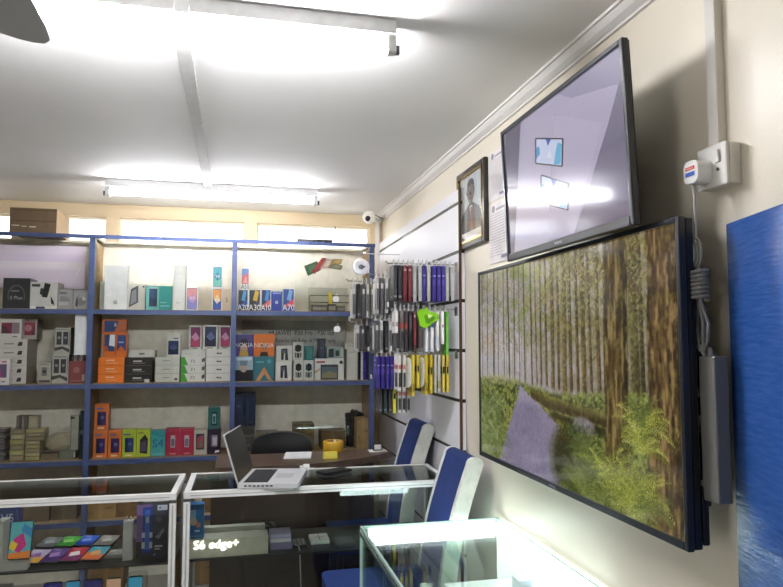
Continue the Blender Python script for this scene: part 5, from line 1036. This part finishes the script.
tag(m.build('earphone_case', PLAST, None, (p.x, p.y, SH)), 'flat grey earphone case after the front row of phones', 'case')
# big phone on white stand at the left
q = onY(16, 561, 2.99)
m = MB(); m.box(q.x-.075, 2.97, SH+.0006, q.x+.045, 3.05, SH+.03, '#dcdad4'); m.box(q.x-.075, 2.97, SH+.03, q.x-.045, 3.05, SH+.19, '#e2e0da')
tag(m.build('phone_stand', PLAST, None, (q.x, 3.01, SH)), 'white plastic display stand under the upright phone, left counter', 'stand')
stand_phone(q.x+.008, 3.0, SH+.031, .085, .15, ['#5fb0b4', '#e0843c', '#c83c84', '#e8c43c', '#3a86b8'], 'upright phone with a turquoise and magenta screen on a white stand', R(14))
a = onY(-2, 511, 3.1); c = onY(15.5, 530, 3.1)
m = MB(); m.box(a.x-.08, 3.16, SH+.001, c.x, 3.2, a.z, '#3d4a86'); m.art((a.x-.08, 3.16, SH+.001), (c.x-a.x+.08, 0, 0), (0,0,a.z-SH), [('p', [(0,0),(1,0),(1,.5),(0,.3)], '#5a4a86'), ('t', .66, .78, .16, 'V5', '#c9cfe8'), ('r', .3, .55, .9, .58, '#8c94c0')], (0,-1,0))
tag(m.build('phone_box', CARD, None, (a.x, 3.18, SH)), 'tall indigo phone box with pale lettering inside the left counter', 'box', BX)
# white cube chargers
p = onY(127, 560, 3.0); zz = SH+.0006
for k in range(4):
    m = MB(); m.rbox(p.x-.019, 3.0, zz, p.x+.019, 3.04, zz+.039, .004, '#ebeae6')
    if k == 3: m.cyl((p.x-.008, 3.02, zz+.039), (p.x-.008, 3.02, zz+.055), .003, '#c9c9c4', n=8); m.cyl((p.x+.008, 3.02, zz+.039), (p.x+.008, 3.02, zz+.055), .003, '#c9c9c4', n=8)
    tag(m.build('charger_cube', PLAST, None, (p.x, 3.02, zz)), ['white charger cube, lowest of the small tower', 'white charger cube, second from the bottom of the small tower', 'white charger cube, third from the bottom of the small tower', 'white charger cube with two pins topping the small tower'][k], 'charger', 'charger cubes in a tower')
    zz += .0396
# selfie-stick pack
a = onY(137, 505, 3.02); c = onY(167, 560, 3.02)
m = MB(); m.box(a.x, 3.02, SH+.001, c.x, 3.06, a.z, '#2c2d3c'); 
m.art((a.x, 3.02, SH+.001), (c.x-a.x, 0, 0), (0,0,a.z-SH-.001), [('r', 0, .5, .55, 1, '#6a5a9c'), ('p', [(0,.3),(.25,.3),(.45,1),(0,1)], '#8a6aa4'), ('r', .5, .45, 1, 1, '#4a4a5e'), ('r', .66, .88, .98, .98, '#dfe4ee'), ('c', .74, .93, .03, '#2c4a8c'),
      ('r', .2, .1, .5, .95, '#2c4aa8'), ('r', .27, .15, .43, .9, '#4a70d0'), ('r', .18, .38, .28, .48, '#c9d0e4'), ('r', .42, .38, .52, .48, '#c9d0e4'), ('r', .18, .18, .28, .3, '#c9d0e4'), ('r', .42, .18, .52, .3, '#c9d0e4'), ('r', .3, .66, .4, .78, '#b8c8dc'),
      ('p', [(.6,.4),(.72,.34),(.9,.5),(.86,.55),(.72,.44)], '#8d90a0'), ('c', .72, .72, .1, '#6a6a7a'), ('r', .6, .2, .85, .23, '#d8d8e0'), ('r', .6, .15, .78, .18, '#b8b8c4'), ('c', .6, .06, .04, '#5a8ab8')], (0,-1,0))
tag(m.build('selfie_stick_box', CARD, None, ((a.x+c.x)/2, 3.04, SH)), 'tall dark purple box with a blue stick picture inside the left counter', 'box')
# lower shelf of the left counter
for k, (p0, p1, c1, c2) in enumerate([(44, 63, '#2c2c7c', '#4a4ac0'), (66, 81, '#3c9cc8', '#58bce0'), (84, 103, '#28246c', '#3c3a9c'), (106, 122, '#e0b08c', '#f0c8a4'), (128, 143, '#3aa8d0', '#66c8e4')]):
    a = onY(p0, 583, 3.06).x; c = onY(p1, 583, 3.06).x
    stand_phone((a+c)/2, 3.05, .3015, c-a, .165, [c1, c2, c2], ['indigo phone standing low, first of the lower row', 'sky blue phone standing low, second of the lower row', 'dark indigo phone standing low, third of the lower row', 'peach phone standing low, fourth of the lower row', 'cyan phone standing low, last of the lower row'][k], R(4), 'phones standing on the lower counter shelf')
a = onY(0, 575, 3.06); 
m = MB(); m.box(a.x-.05, 3.06, .301, a.x+.04, 3.1, .46, '#c9c6c0'); m.box(a.x-.045, 3.0595, .33, a.x+.03, 3.06, .44, '#8d8a88'); tag(m.build('grey_carton', CARD, None, (a.x, 3.08, .3)), 'pale carton low in the left corner of the left counter', 'box')
p = onY(137, 574, 3.14); m = MB(); m.rbox(p.x-.04, 3.14, .301, p.x+.04, 3.18, p.z, .01, W, axis='y'); tag(m.build('clear_case', CLEAR, None, (p.x, 3.16, .3)), 'clear plastic case standing behind the cyan phone', 'case')
# ------------------------------------------------------------------ goods inside the right counter
a = onY(189.5, 537, 2.97); c = onY(268, 556, 2.97); t0 = SH+.001
m = MB(); m.box(a.x, 2.96, t0, c.x, 3.06, a.z-.012, '#fbf8e2', cols={'t': '#e6e4d4'})
m.box(a.x+.002, 3.061, t0, c.x-.01, 3.10, a.z+.008, '#d0cfc0')
dp = m.build('display_plinth', PAINT, None, ((a.x+c.x)/2, 3.0, SH))
m = MB(); m.text('S6 edge+', onY(216, 545.5, 2.9585), (1,0,0), (0,0,1), .046, '#ffffff', maxw=.2); m.text('S6 edge+', onY(216.7, 545.2, 2.958), (1,0,0), (0,0,1), .046, '#ffffff', maxw=.2)
q = m.build('lettering', LETTERS, dp, ((a.x+c.x)/2, 3.0, SH)); q['label'] = 'glowing white lettering'
tag(dp, 'long cream display box with white lettering in the right counter', 'display box')
zt = a.z-.0114
a2 = onY(188, 505, 2.98); c2 = onY(203.5, 535, 2.98)
m = MB(); m.box(a2.x, 2.98, zt, c2.x, 3.03, a2.z, '#1f78c4', cols={'r': '#16589a'}); m.art((a2.x, 2.98, zt), (c2.x-a2.x, 0, 0), (0,0,a2.z-zt), [('r', .0, .85, 1, 1, '#185c9c'), ('r', .1, .6, .5, .85, '#9cc4e4'), ('c', .35, .5, .24, '#e4d0b8'), ('c', .66, .4, .16, '#d89068'), ('r', .45, .2, .75, .26, '#cfe4f6'), ('r', .1, .06, .9, .1, '#58a4dc')], (0,-1,0))
tag(m.build('product_box', CARD, None, ((a2.x+c2.x)/2, 3.0, zt)), 'bright blue product box standing on the cream display box', 'box')
for k, (w_, h_, c) in enumerate([(.095, .030, '#8c84b0'), (.09, .018, '#e4e2f0'), (.09, .018, '#c3bcdc')]):
    x = onY(269, 550, 3.0).x+.004; z0 = SH+.001+[0, .0306, .0492][k]
    m = MB(); m.box(x, 3.0, z0, x+w_, 3.10, z0+h_, c); m.box(x+.004, 2.9994, z0+.004, x+w_-.004, 3.0, z0+h_-.004, shade(c, 1.25))
    tag(m.build('flat_phone_box', CARD, None, (x, 3.05, z0)), ['grey-violet flat box, lowest beside the cream display box', 'white flat box, middle one beside the cream display box', 'lilac-white flat box, topmost beside the cream display box'][k], 'box', 'flat boxes in the right counter')
p = onZ(297, 545, SH); m = MB(); m.rbox(p.x-.045, p.y-.05, SH+.0008, p.x+.045, p.y+.06, SH+.012, .008, '#232325')
for i in range(4):
    for j in range(5): m.box(p.x-.036+i*.019, p.y-.04+j*.019, SH+.012, p.x-.022+i*.019, p.y-.027+j*.019, SH+.014, '#77777a' if (i+j) % 2 else '#a5a5a8')
tag(m.build('calculator', PLAST, None, (p.x, p.y, SH)), 'black calculator with grey keys on the right counter shelf', 'calculator')
p = onZ(319, 541, SH); m = MB(); m.rbox(p.x-.042, p.y-.05, SH+.0008, p.x+.042, p.y+.06, SH+.016, .005, '#d2cfc8'); m.box(p.x-.002, p.y-.045, SH+.016, p.x+.002, p.y+.055, SH+.0165, '#55534e'); m.box(p.x-.02, p.y+.0, SH+.0165, p.x+.02, p.y+.008, SH+.017, '#77756e')
tag(m.build('white_case', PLAST, None, (p.x, p.y, SH)), 'square white case with a dark centre line, right counter shelf', 'case')
p = onZ(344, 543, SH); m = MB(); m.rbox(p.x-.045, p.y-.06, SH+.0008, p.x+.045, p.y+.06, SH+.012, .006, '#4a4a4c'); m.box(p.x-.038, p.y-.05, SH+.012, p.x+.038, p.y+.05, SH+.0125, '#5f5f62')
tag(m.build('grey_tablet', PLAST, None, (p.x, p.y, SH)), 'dull grey tablet lying on the right counter shelf', 'tablet')
p = onZ(245, 533, SH); m = MB(); p.y = 3.15
m.rbox(p.x-.05, 3.11, SH+.001, p.x+.13, 3.19, SH+.075, .02, '#54524e'); m.tube([(p.x-.06, 3.11, SH+.09), (p.x-.02, 3.12, SH+.085), (p.x+.04, 3.13, SH+.092), (p.x+.1, 3.12, SH+.084), (p.x+.14, 3.11, SH+.05)], .008, '#2a2927')
tag(m.build('headset', PLAST, None, (p.x, 3.15, SH)), 'dark headset on a grey case behind the cream display box', 'headset')
m = MB(); p = onY(291, 549, 2.99); m.tube([(p.x+.02, 3.02, SH+.012), (p.x+.03, 2.985, SH+.018), (p.x+.035, 2.968, SH+.005), (p.x+.04, 2.966, SH-.1), (p.x+.045, 2.966, .3), (p.x+.045, 2.97, .10)], .0025, '#d5d3cd')
tag(m.build('white_cable', PLAST, None, (p.x+.03, 2.99, SH)), 'thin white cable trailing off the right counter shelf', 'cable')
# ------------------------------------------------------------------ laptop on the right counter
e = Vector((.246-.027, 2.859-2.91, 0)); ang = math.atan2(e.y, e.x)
lb = Vector((.014, 2.932, CT+.001)); 
lap = empty('laptop', lb, 'open silver laptop with black keys on the right glass counter', 'laptop', rot=(0, 0, R(-12)))
LD, LWd = .258, .335
m = MB(); m.rbox(0, 0, .002, LD, LWd, .022, .012, '#c6c7c8')
for k in range(7): m.box(.03+k*.018, -.0004, .009, .042+k*.018, .0004, .015, '#26262a')
m.build('base', ALU, lap)
m = MB(); m.box(.022, .022, .0222, .125, LWd-.022, .0228, '#3a3b3d'); m.build('keyboard_tray', PAINT, lap)
m = MB(); rows = 6; cols_ = 13
for i in range(rows):
    for j in range(cols_):
        x = .025+i*.0165; y = .026+j*.0212
        m.box(x, y, .0228, x+.0138, y+.0182, .0245, '#17171a')
m.build('keyboard', PAINT, lap)
m = MB(); m.box(.14, LWd/2-.05, .0222, .215, LWd/2+.05, .0226, '#aeb0b2'); m.build('touchpad', ALU, lap)
la = R(17); ux = -math.sin(la); uz = math.cos(la); LH = .212
m = MB(); o = Vector((.006, 0, .022)); up = Vector((ux, 0, uz)); bk = Vector((-uz, 0, ux))*.008
m.obox(o, (0, LWd, 0), up*LH, bk, '#b9babc'); m.build('lid', ALU, lap, bevel=.003)
m = MB(); n_ = Vector((uz, 0, -ux))
m.obox(o+n_*.0012+up*.004+Vector((0, .003, 0)), (0, LWd-.006, 0), up*(LH-.008), -n_*.001, '#101114')
q = o+n_*.0016+up*.016+Vector((0, .014, 0)); m.face([q, q+Vector((0, LWd-.028, 0)), q+Vector((0, LWd-.028, 0))+up*(LH-.03), q+up*(LH-.03)], '#2b2d2e')
m.build('display', PLAST, lap)
# phone and small charger on the counter top
p = onZ(334, 472.5, CT+.002)
r = empty('smartphone', p, 'black phone lying on the counter glass beside the laptop', 'phone', rot=(0, 0, R(-62)))
m = MB(); m.rbox(-.04, -.08, .0, .04, .08, .012, .01, '#18181b'); m.build('body', PLAST, r)
m = MB(); m.box(-.035, -.07, .0121, .035, .07, .0124, '#0c0d10'); m.box(-.01, .072, .0121, .01, .074, .0124, '#55555a'); m.build('screen', PLAST, r)
p = onZ(305, 470, CT+.001); m = MB(); m.rbox(p.x-.025, p.y-.018, CT+.001, p.x+.022, p.y+.018, CT+.02, .008, '#e8e8e4'); m.rbox(p.x-.008, p.y-.014, CT+.02, p.x+.02, p.y+.014, CT+.028, .006, '#f2f2ee')
m.tube([(p.x+.02, p.y, CT+.01), (p.x+.05, p.y+.01, CT+.005), (p.x+.09, p.y+.0, CT+.004), (p.x+.12, p.y-.01, CT+.004)], .002, '#dcdcd8')
tag(m.build('charger_plug', PLAST, None, (p.x, p.y, CT)), 'small white charger with a thin lead behind the laptop', 'charger')
# ------------------------------------------------------------------ curved brown desk
ZD = .80
fr = [onZ(x, y, ZD) for x, y in ((215, 468), (250, 467), (280, 465.5), (310, 464), (335, 461.5), (358, 458.5), (378, 455), (392, 451.5), (399, 448.5), (401, 446), (398, 444))]
rear = [Vector((.86, 3.985, ZD)), Vector((.5, 3.99, ZD)), Vector((.1, 3.99, ZD)), Vector((fr[0].x, 3.99, ZD))]
fr = [p for p in fr if p.y < 3.98]
desk = empty('reception_desk', (.45, 3.85, 0), 'dark brown curved-front desk between counter and shelving', 'desk'); do = Vector((.45, 3.85, 0))
m = MB(); m.prism([(p.x, p.y, ZD-.035) for p in fr+rear], (0, 0, .035), '#4a382d', smooth=False); m.build('desk_top', DESKT, desk, do)
m = MB(); fr2 = [Vector((p.x-.02, p.y+.04, 0)) for p in fr[:-1] if p.y+.04 < 3.95]; loop = fr2+[Vector((p.x, p.y+.035, 0)) for p in reversed(fr2)]
m.prism([(p.x, p.y, .02) for p in fr2]+[(p.x, p.y+.02, .02) for p in reversed(fr2)], (0, 0, ZD-.056), '#3d2e26'); m.build('front_panel', DESKM, desk, do)
for x in (fr[0].x+.02, .55): MB().box(x, 3.72 if x < .5 else 3.75, .02, x+.025, 3.97, ZD-.036, '#3d2e26').build('side_panel', DESKM, desk, do)
# things on the desk
p = onZ(298, 455.5, ZD+.002); r = Matrix.Rotation(R(-8), 3, 'Z')
m = MB(); w_, h_ = .075, .10
m.prism([p+r@Vector(q) for q in ((-w_,-h_,-.0015),(w_,-h_,-.0015),(w_,h_,-.0015),(-w_,h_,-.0015))], (0, 0, .006), '#dcdcdc')
for k in range(6): m.prism([p+r@Vector(q) for q in ((-w_*.8,-h_*.7+k*.025,.0047),(w_*.7,-h_*.7+k*.025,.0047),(w_*.7,-h_*.7+k*.025+.002,.0047),(-w_*.8,-h_*.7+k*.025+.002,.0047))], (0,0,.0002), '#b4b8c0')
tag(m.build('notepad', PAINT, None, p), 'white notepad lying on the brown desk', 'notepad')
p = onZ(332.5, 450.5, ZD); p.y -= .03; m = MB()
prf = [(.036,0),(.058,0),(.06,.002),(.06,.058),(.058,.06),(.036,.06),(.036,0)]
m.lathe((p.x, p.y, ZD+.001), prf, '#c79a22', n=30); m.lathe((p.x, p.y, ZD+.0015), [(.033,.001),(.0365,.001),(.0365,.059),(.033,.059),(.033,.001)], '#8a6a3c', n=24)
tag(m.build('tape_roll', PLAST, None, (p.x, p.y, ZD)), 'amber roll of packing tape standing on the brown desk', 'tape')
p = onZ(330, 459, ZD); p = Vector((p.x, max(p.y, 3.70), ZD+.001)); c = onY(323.5, 459, p.y); d_ = onY(337.5, 452.5, p.y)
m = MB(); m.obox((c.x, p.y, ZD+.001), (d_.x-c.x, 0, 0), (0, .03, 0), (0, .0, .035), '#e6d34c'); m.box(c.x+.004, p.y-.0006, ZD+.006, d_.x-.004, p.y, ZD+.032, '#eedd62')
tag(m.build('sticky_note_pad', PAINT, None, p), 'yellow sticky note pad in front of the tape roll', 'note pad')
p = onZ(390, 447, ZD); p = Vector((min(p.x, .83), 3.93, ZD+.001)); m = MB(); m.prism([p+Vector(q) for q in ((-.06,-.05,0),(.05,-.03,0),(.045,.045,0),(-.055,.04,0))], (0,0,.004), '#e4e2dc'); m.obox(p+Vector((-.03,-.01,.004)), (.05,0,0), (0,.03,0), (0,0,.04), '#26262a')
m.box(p.x-.025, p.y-.011, ZD+.012, p.x+.015, p.y-.0102, ZD+.04, '#e8e6e2')
tag(m.build('paper_slip', PAINT, None, p), 'small black card holder on a white paper slip at the right end of the desk', 'paper')
# black office chair behind the desk
bc = Vector((.275, 4.07, 0)); oc = empty('office_chair', bc, 'black leather office chair whose back shows above the brown desk', 'chair')
m = MB(); pts = []
for k in range(25):
    a = math.pi*k/24; pts.append((bc.x-.18*math.cos(a), 4.06, .76+.15*math.sin(a)**.45))
pts += [(bc.x+.17, 4.06, .52), (bc.x-.17, 4.06, .52)]
m.prism(pts, (0, .07, 0), '#19191b', smooth=True); m.build('backrest', PLAST, oc, bc, bevel=.015, seg=3)
m = MB(); m.rbox(bc.x-.21, 4.0, .44, bc.x+.21, 4.17, .5, .04, '#19191b'); m.build('seat', PLAST, oc, bc, bevel=.01)
MB().cyl((bc.x, 4.09, .06), (bc.x, 4.09, .44), .025, '#2a2a2c').build('post', PLAST, oc, bc)
m = MB()
for k in range(5):
    a = 2*math.pi*k/5+.3; m.obox((bc.x, 4.09, .05), (math.cos(a)*.15, math.sin(a)*.09, 0), (-math.sin(a)*.03, math.cos(a)*.03, 0), (0, 0, .03), '#2a2a2c'); m.cyl((bc.x+math.cos(a)*.14, 4.09+math.sin(a)*.085-.01, .025), (bc.x+math.cos(a)*.14, 4.09+math.sin(a)*.085+.01, .025), .025, '#1a1a1c', n=12)
m.build('foot', PLAST, oc, bc)
# ------------------------------------------------------------------ lit glass case at the front
ZK = .75; kx0, kx1, ky0, ky1 = .47, 1.025, 1.72, 2.555
kb = Vector(((kx0+kx1)/2, (ky0+ky1)/2, 0))
ks = empty('lit_glass_case', kb, 'frameless glass showcase with white lit strips, in front by the right wall', 'display case')
GE = '#a9bfb4'
g = .008
def pane(x0, y0, z0, x1, y1, z1, nm):
    m = MB(); m.box(x0, y0, z0, x1, y1, z1, W); return m.build(nm, CASETOP, ks, kb)
pane(kx0+g, ky0+g, ZK-g, kx1-g, ky1-g, ZK, 'glass_top'); pane(kx0, ky0+g, .3, kx0+g*.6, ky1-g, ZK-.012, 'side_glass'); pane(kx0, ky0, .3, kx1, ky0+g*.6, ZK-.012, 'front_glass'); pane(kx0+g, ky1-g*.6, .3, kx1, ky1, ZK-.012, 'rear_glass')
m = MB()
for a in ((kx0, ky0, ZK-.011, kx0+g, ky1, ZK), (kx1-g, ky0, ZK-.011, kx1, ky1, ZK), (kx0+g, ky0, ZK-.011, kx1-g, ky0+g, ZK), (kx0+g, ky1-g, ZK-.011, kx1-g, ky1, ZK)): m.box(*a, GE)
m.box(kx0-.001, ky1-.012, .3, kx0+.008, ky1+.001, ZK-.012, GE)
m.build('glass_edge', EDGEM, ks, kb)
m = MB(); m.box(kx0-.004, ky0, ZK-.03, kx0-.0005, ky1, ZK-.018, '#3a4440'); m.build('edge_seal', PLAST, ks, kb)
m = MB(); m.box(kx0, ky0, 0, kx1, ky1, .299, '#c9ccc8'); m.build('plinth', PAINT, ks, kb, bevel=.004)
m = MB(); m.box(kx0+.02, ky0+.01, .30, kx1-.02, ky1-.02, .304, '#c3cfcb'); m.build('deck', PLAST, ks, kb)
m = MB(); m.box(kx1-.012, ky0+.01, .304, kx1-.004, ky1-.02, ZK-.02, '#eef4f2'); m.build('white_side_panel', PANELGLOW, ks, kb)
m = MB(); m.box(kx0+.03, ky1-.02, ZK-.055, kx1-.02, ky1-.010, ZK-.0115, W); m.build('led_strip', LEDM, ks, kb)
m = MB(); m.box(kx1-.026, ky0+.02, ZK-.03, kx1-.0135, ky1-.035, ZK-.0115, W); m.build('led_strip', LEDM, ks, kb)
# contents of the case
m = MB(); m.box(.72, 1.80, .60, kx1-.014, 2.30, .606, '#f2f6f4'); m.build('added_white_shelf', PAINT, ks, kb)  # opaque white shelf added to brighten the case interior
p = onZ(418, 565, .62); r_ = R(0)
r = empty('price_stand', (p.x, p.y, .304), 'tilted grey card stand with a metal ring inside the lit case', 'stand')
m = MB(); m.tube([(0, .02, 0), (0, .02, .17)], .006, '#8d9490'); m.cyl((0, .02, 0), (0, .02, .008), .04, '#7d8480', n=20)
m.build('post', PLAST, r)
m = MB(); m.obox((-.05, -.075, .14), (.045, -.012, .0), (.075, .16, .05), (.008, .0, .03), '#b9c2b4'); m.build('card', PAINT, r)
m = MB(); pts = [(-.045+.02*math.cos(t*math.pi/8), .05, .2+.02*math.sin(t*math.pi/8)) for t in range(17)]; m.tube(pts, .004, '#8d9490'); m.build('ring', CHROME, r)
p = onZ(470, 582, .607); m = MB(); m.box(.745, 1.86, .6065, .90, 1.93, .66, '#f6f8f8'); tag(m.build('white_card_box', PAINT, None, (.82, 1.9, .607)), 'plain white box on the bright shelf of the lit case', 'box')
for k, (x, y, c) in enumerate([(.93, 2.12, '#c9ccd8'), (.94, 2.0, '#5a54b4')]):
    m = MB(); m.rbox(x-.02, y-.03, .6065, x+.03, y+.03, .67, .006, c); m.box(x-.0206, y-.02, .615, x-.02, y+.02, .655, shade(c, 1.4))
    tag(m.build('perfume_box', CARD, None, (x, y, .607)), ['pale grey small box on the bright shelf of the lit case', 'violet small box on the bright shelf of the lit case'][k], 'box')
for k in range(4):
    x = .53+.06*k; y = 2.25+.05*k
    m = MB(); m.rbox(x-.04, y-.05, .3045, x+.04, y+.04, .34+.03*(k % 2), .01, ['#3c5270', '#5a6a60', '#42586c', '#738078'][k]); m.box(x-.03, y-.0506, .31, x+.03, y-.05, .33, '#9aa8a8')
    tag(m.build('accessory_box', CARD, None, (x, y, .304)), ['navy', 'olive green', 'slate blue', 'pale green'][k]+' small box on the deck of the lit case', 'box', 'boxes on the lit case deck')
# ------------------------------------------------------------------ world
w = bpy.data.worlds.new('daylight'); sc.world = w; w.use_nodes = True; nt = w.node_tree
bg = nt.nodes['Background']; sky = nt.nodes.new('ShaderNodeTexSky'); sky.sky_type = 'HOSEK_WILKIE'; sky.turbidity = 4
sky.sun_direction = Vector((.2, -.5, .8)).normalized()
mx = nt.nodes.new('ShaderNodeMixRGB'); mx.inputs[0].default_value = .75; mx.inputs[2].default_value = (1.0, .98, .96, 1)
nt.links.new(sky.outputs[0], mx.inputs[1]); nt.links.new(mx.outputs[0], bg.inputs[0]); bg.inputs[1].default_value = 2.6
sc.view_settings.view_transform = 'Standard'; sc.view_settings.look = 'None'; sc.view_settings.exposure = 0.98
sc.cycles.use_denoising = True
sc.cycles.max_bounces = 12; sc.cycles.transparent_max_bounces = 24; sc.cycles.glossy_bounces = 5
sc.cycles.sample_clamp_indirect = 6
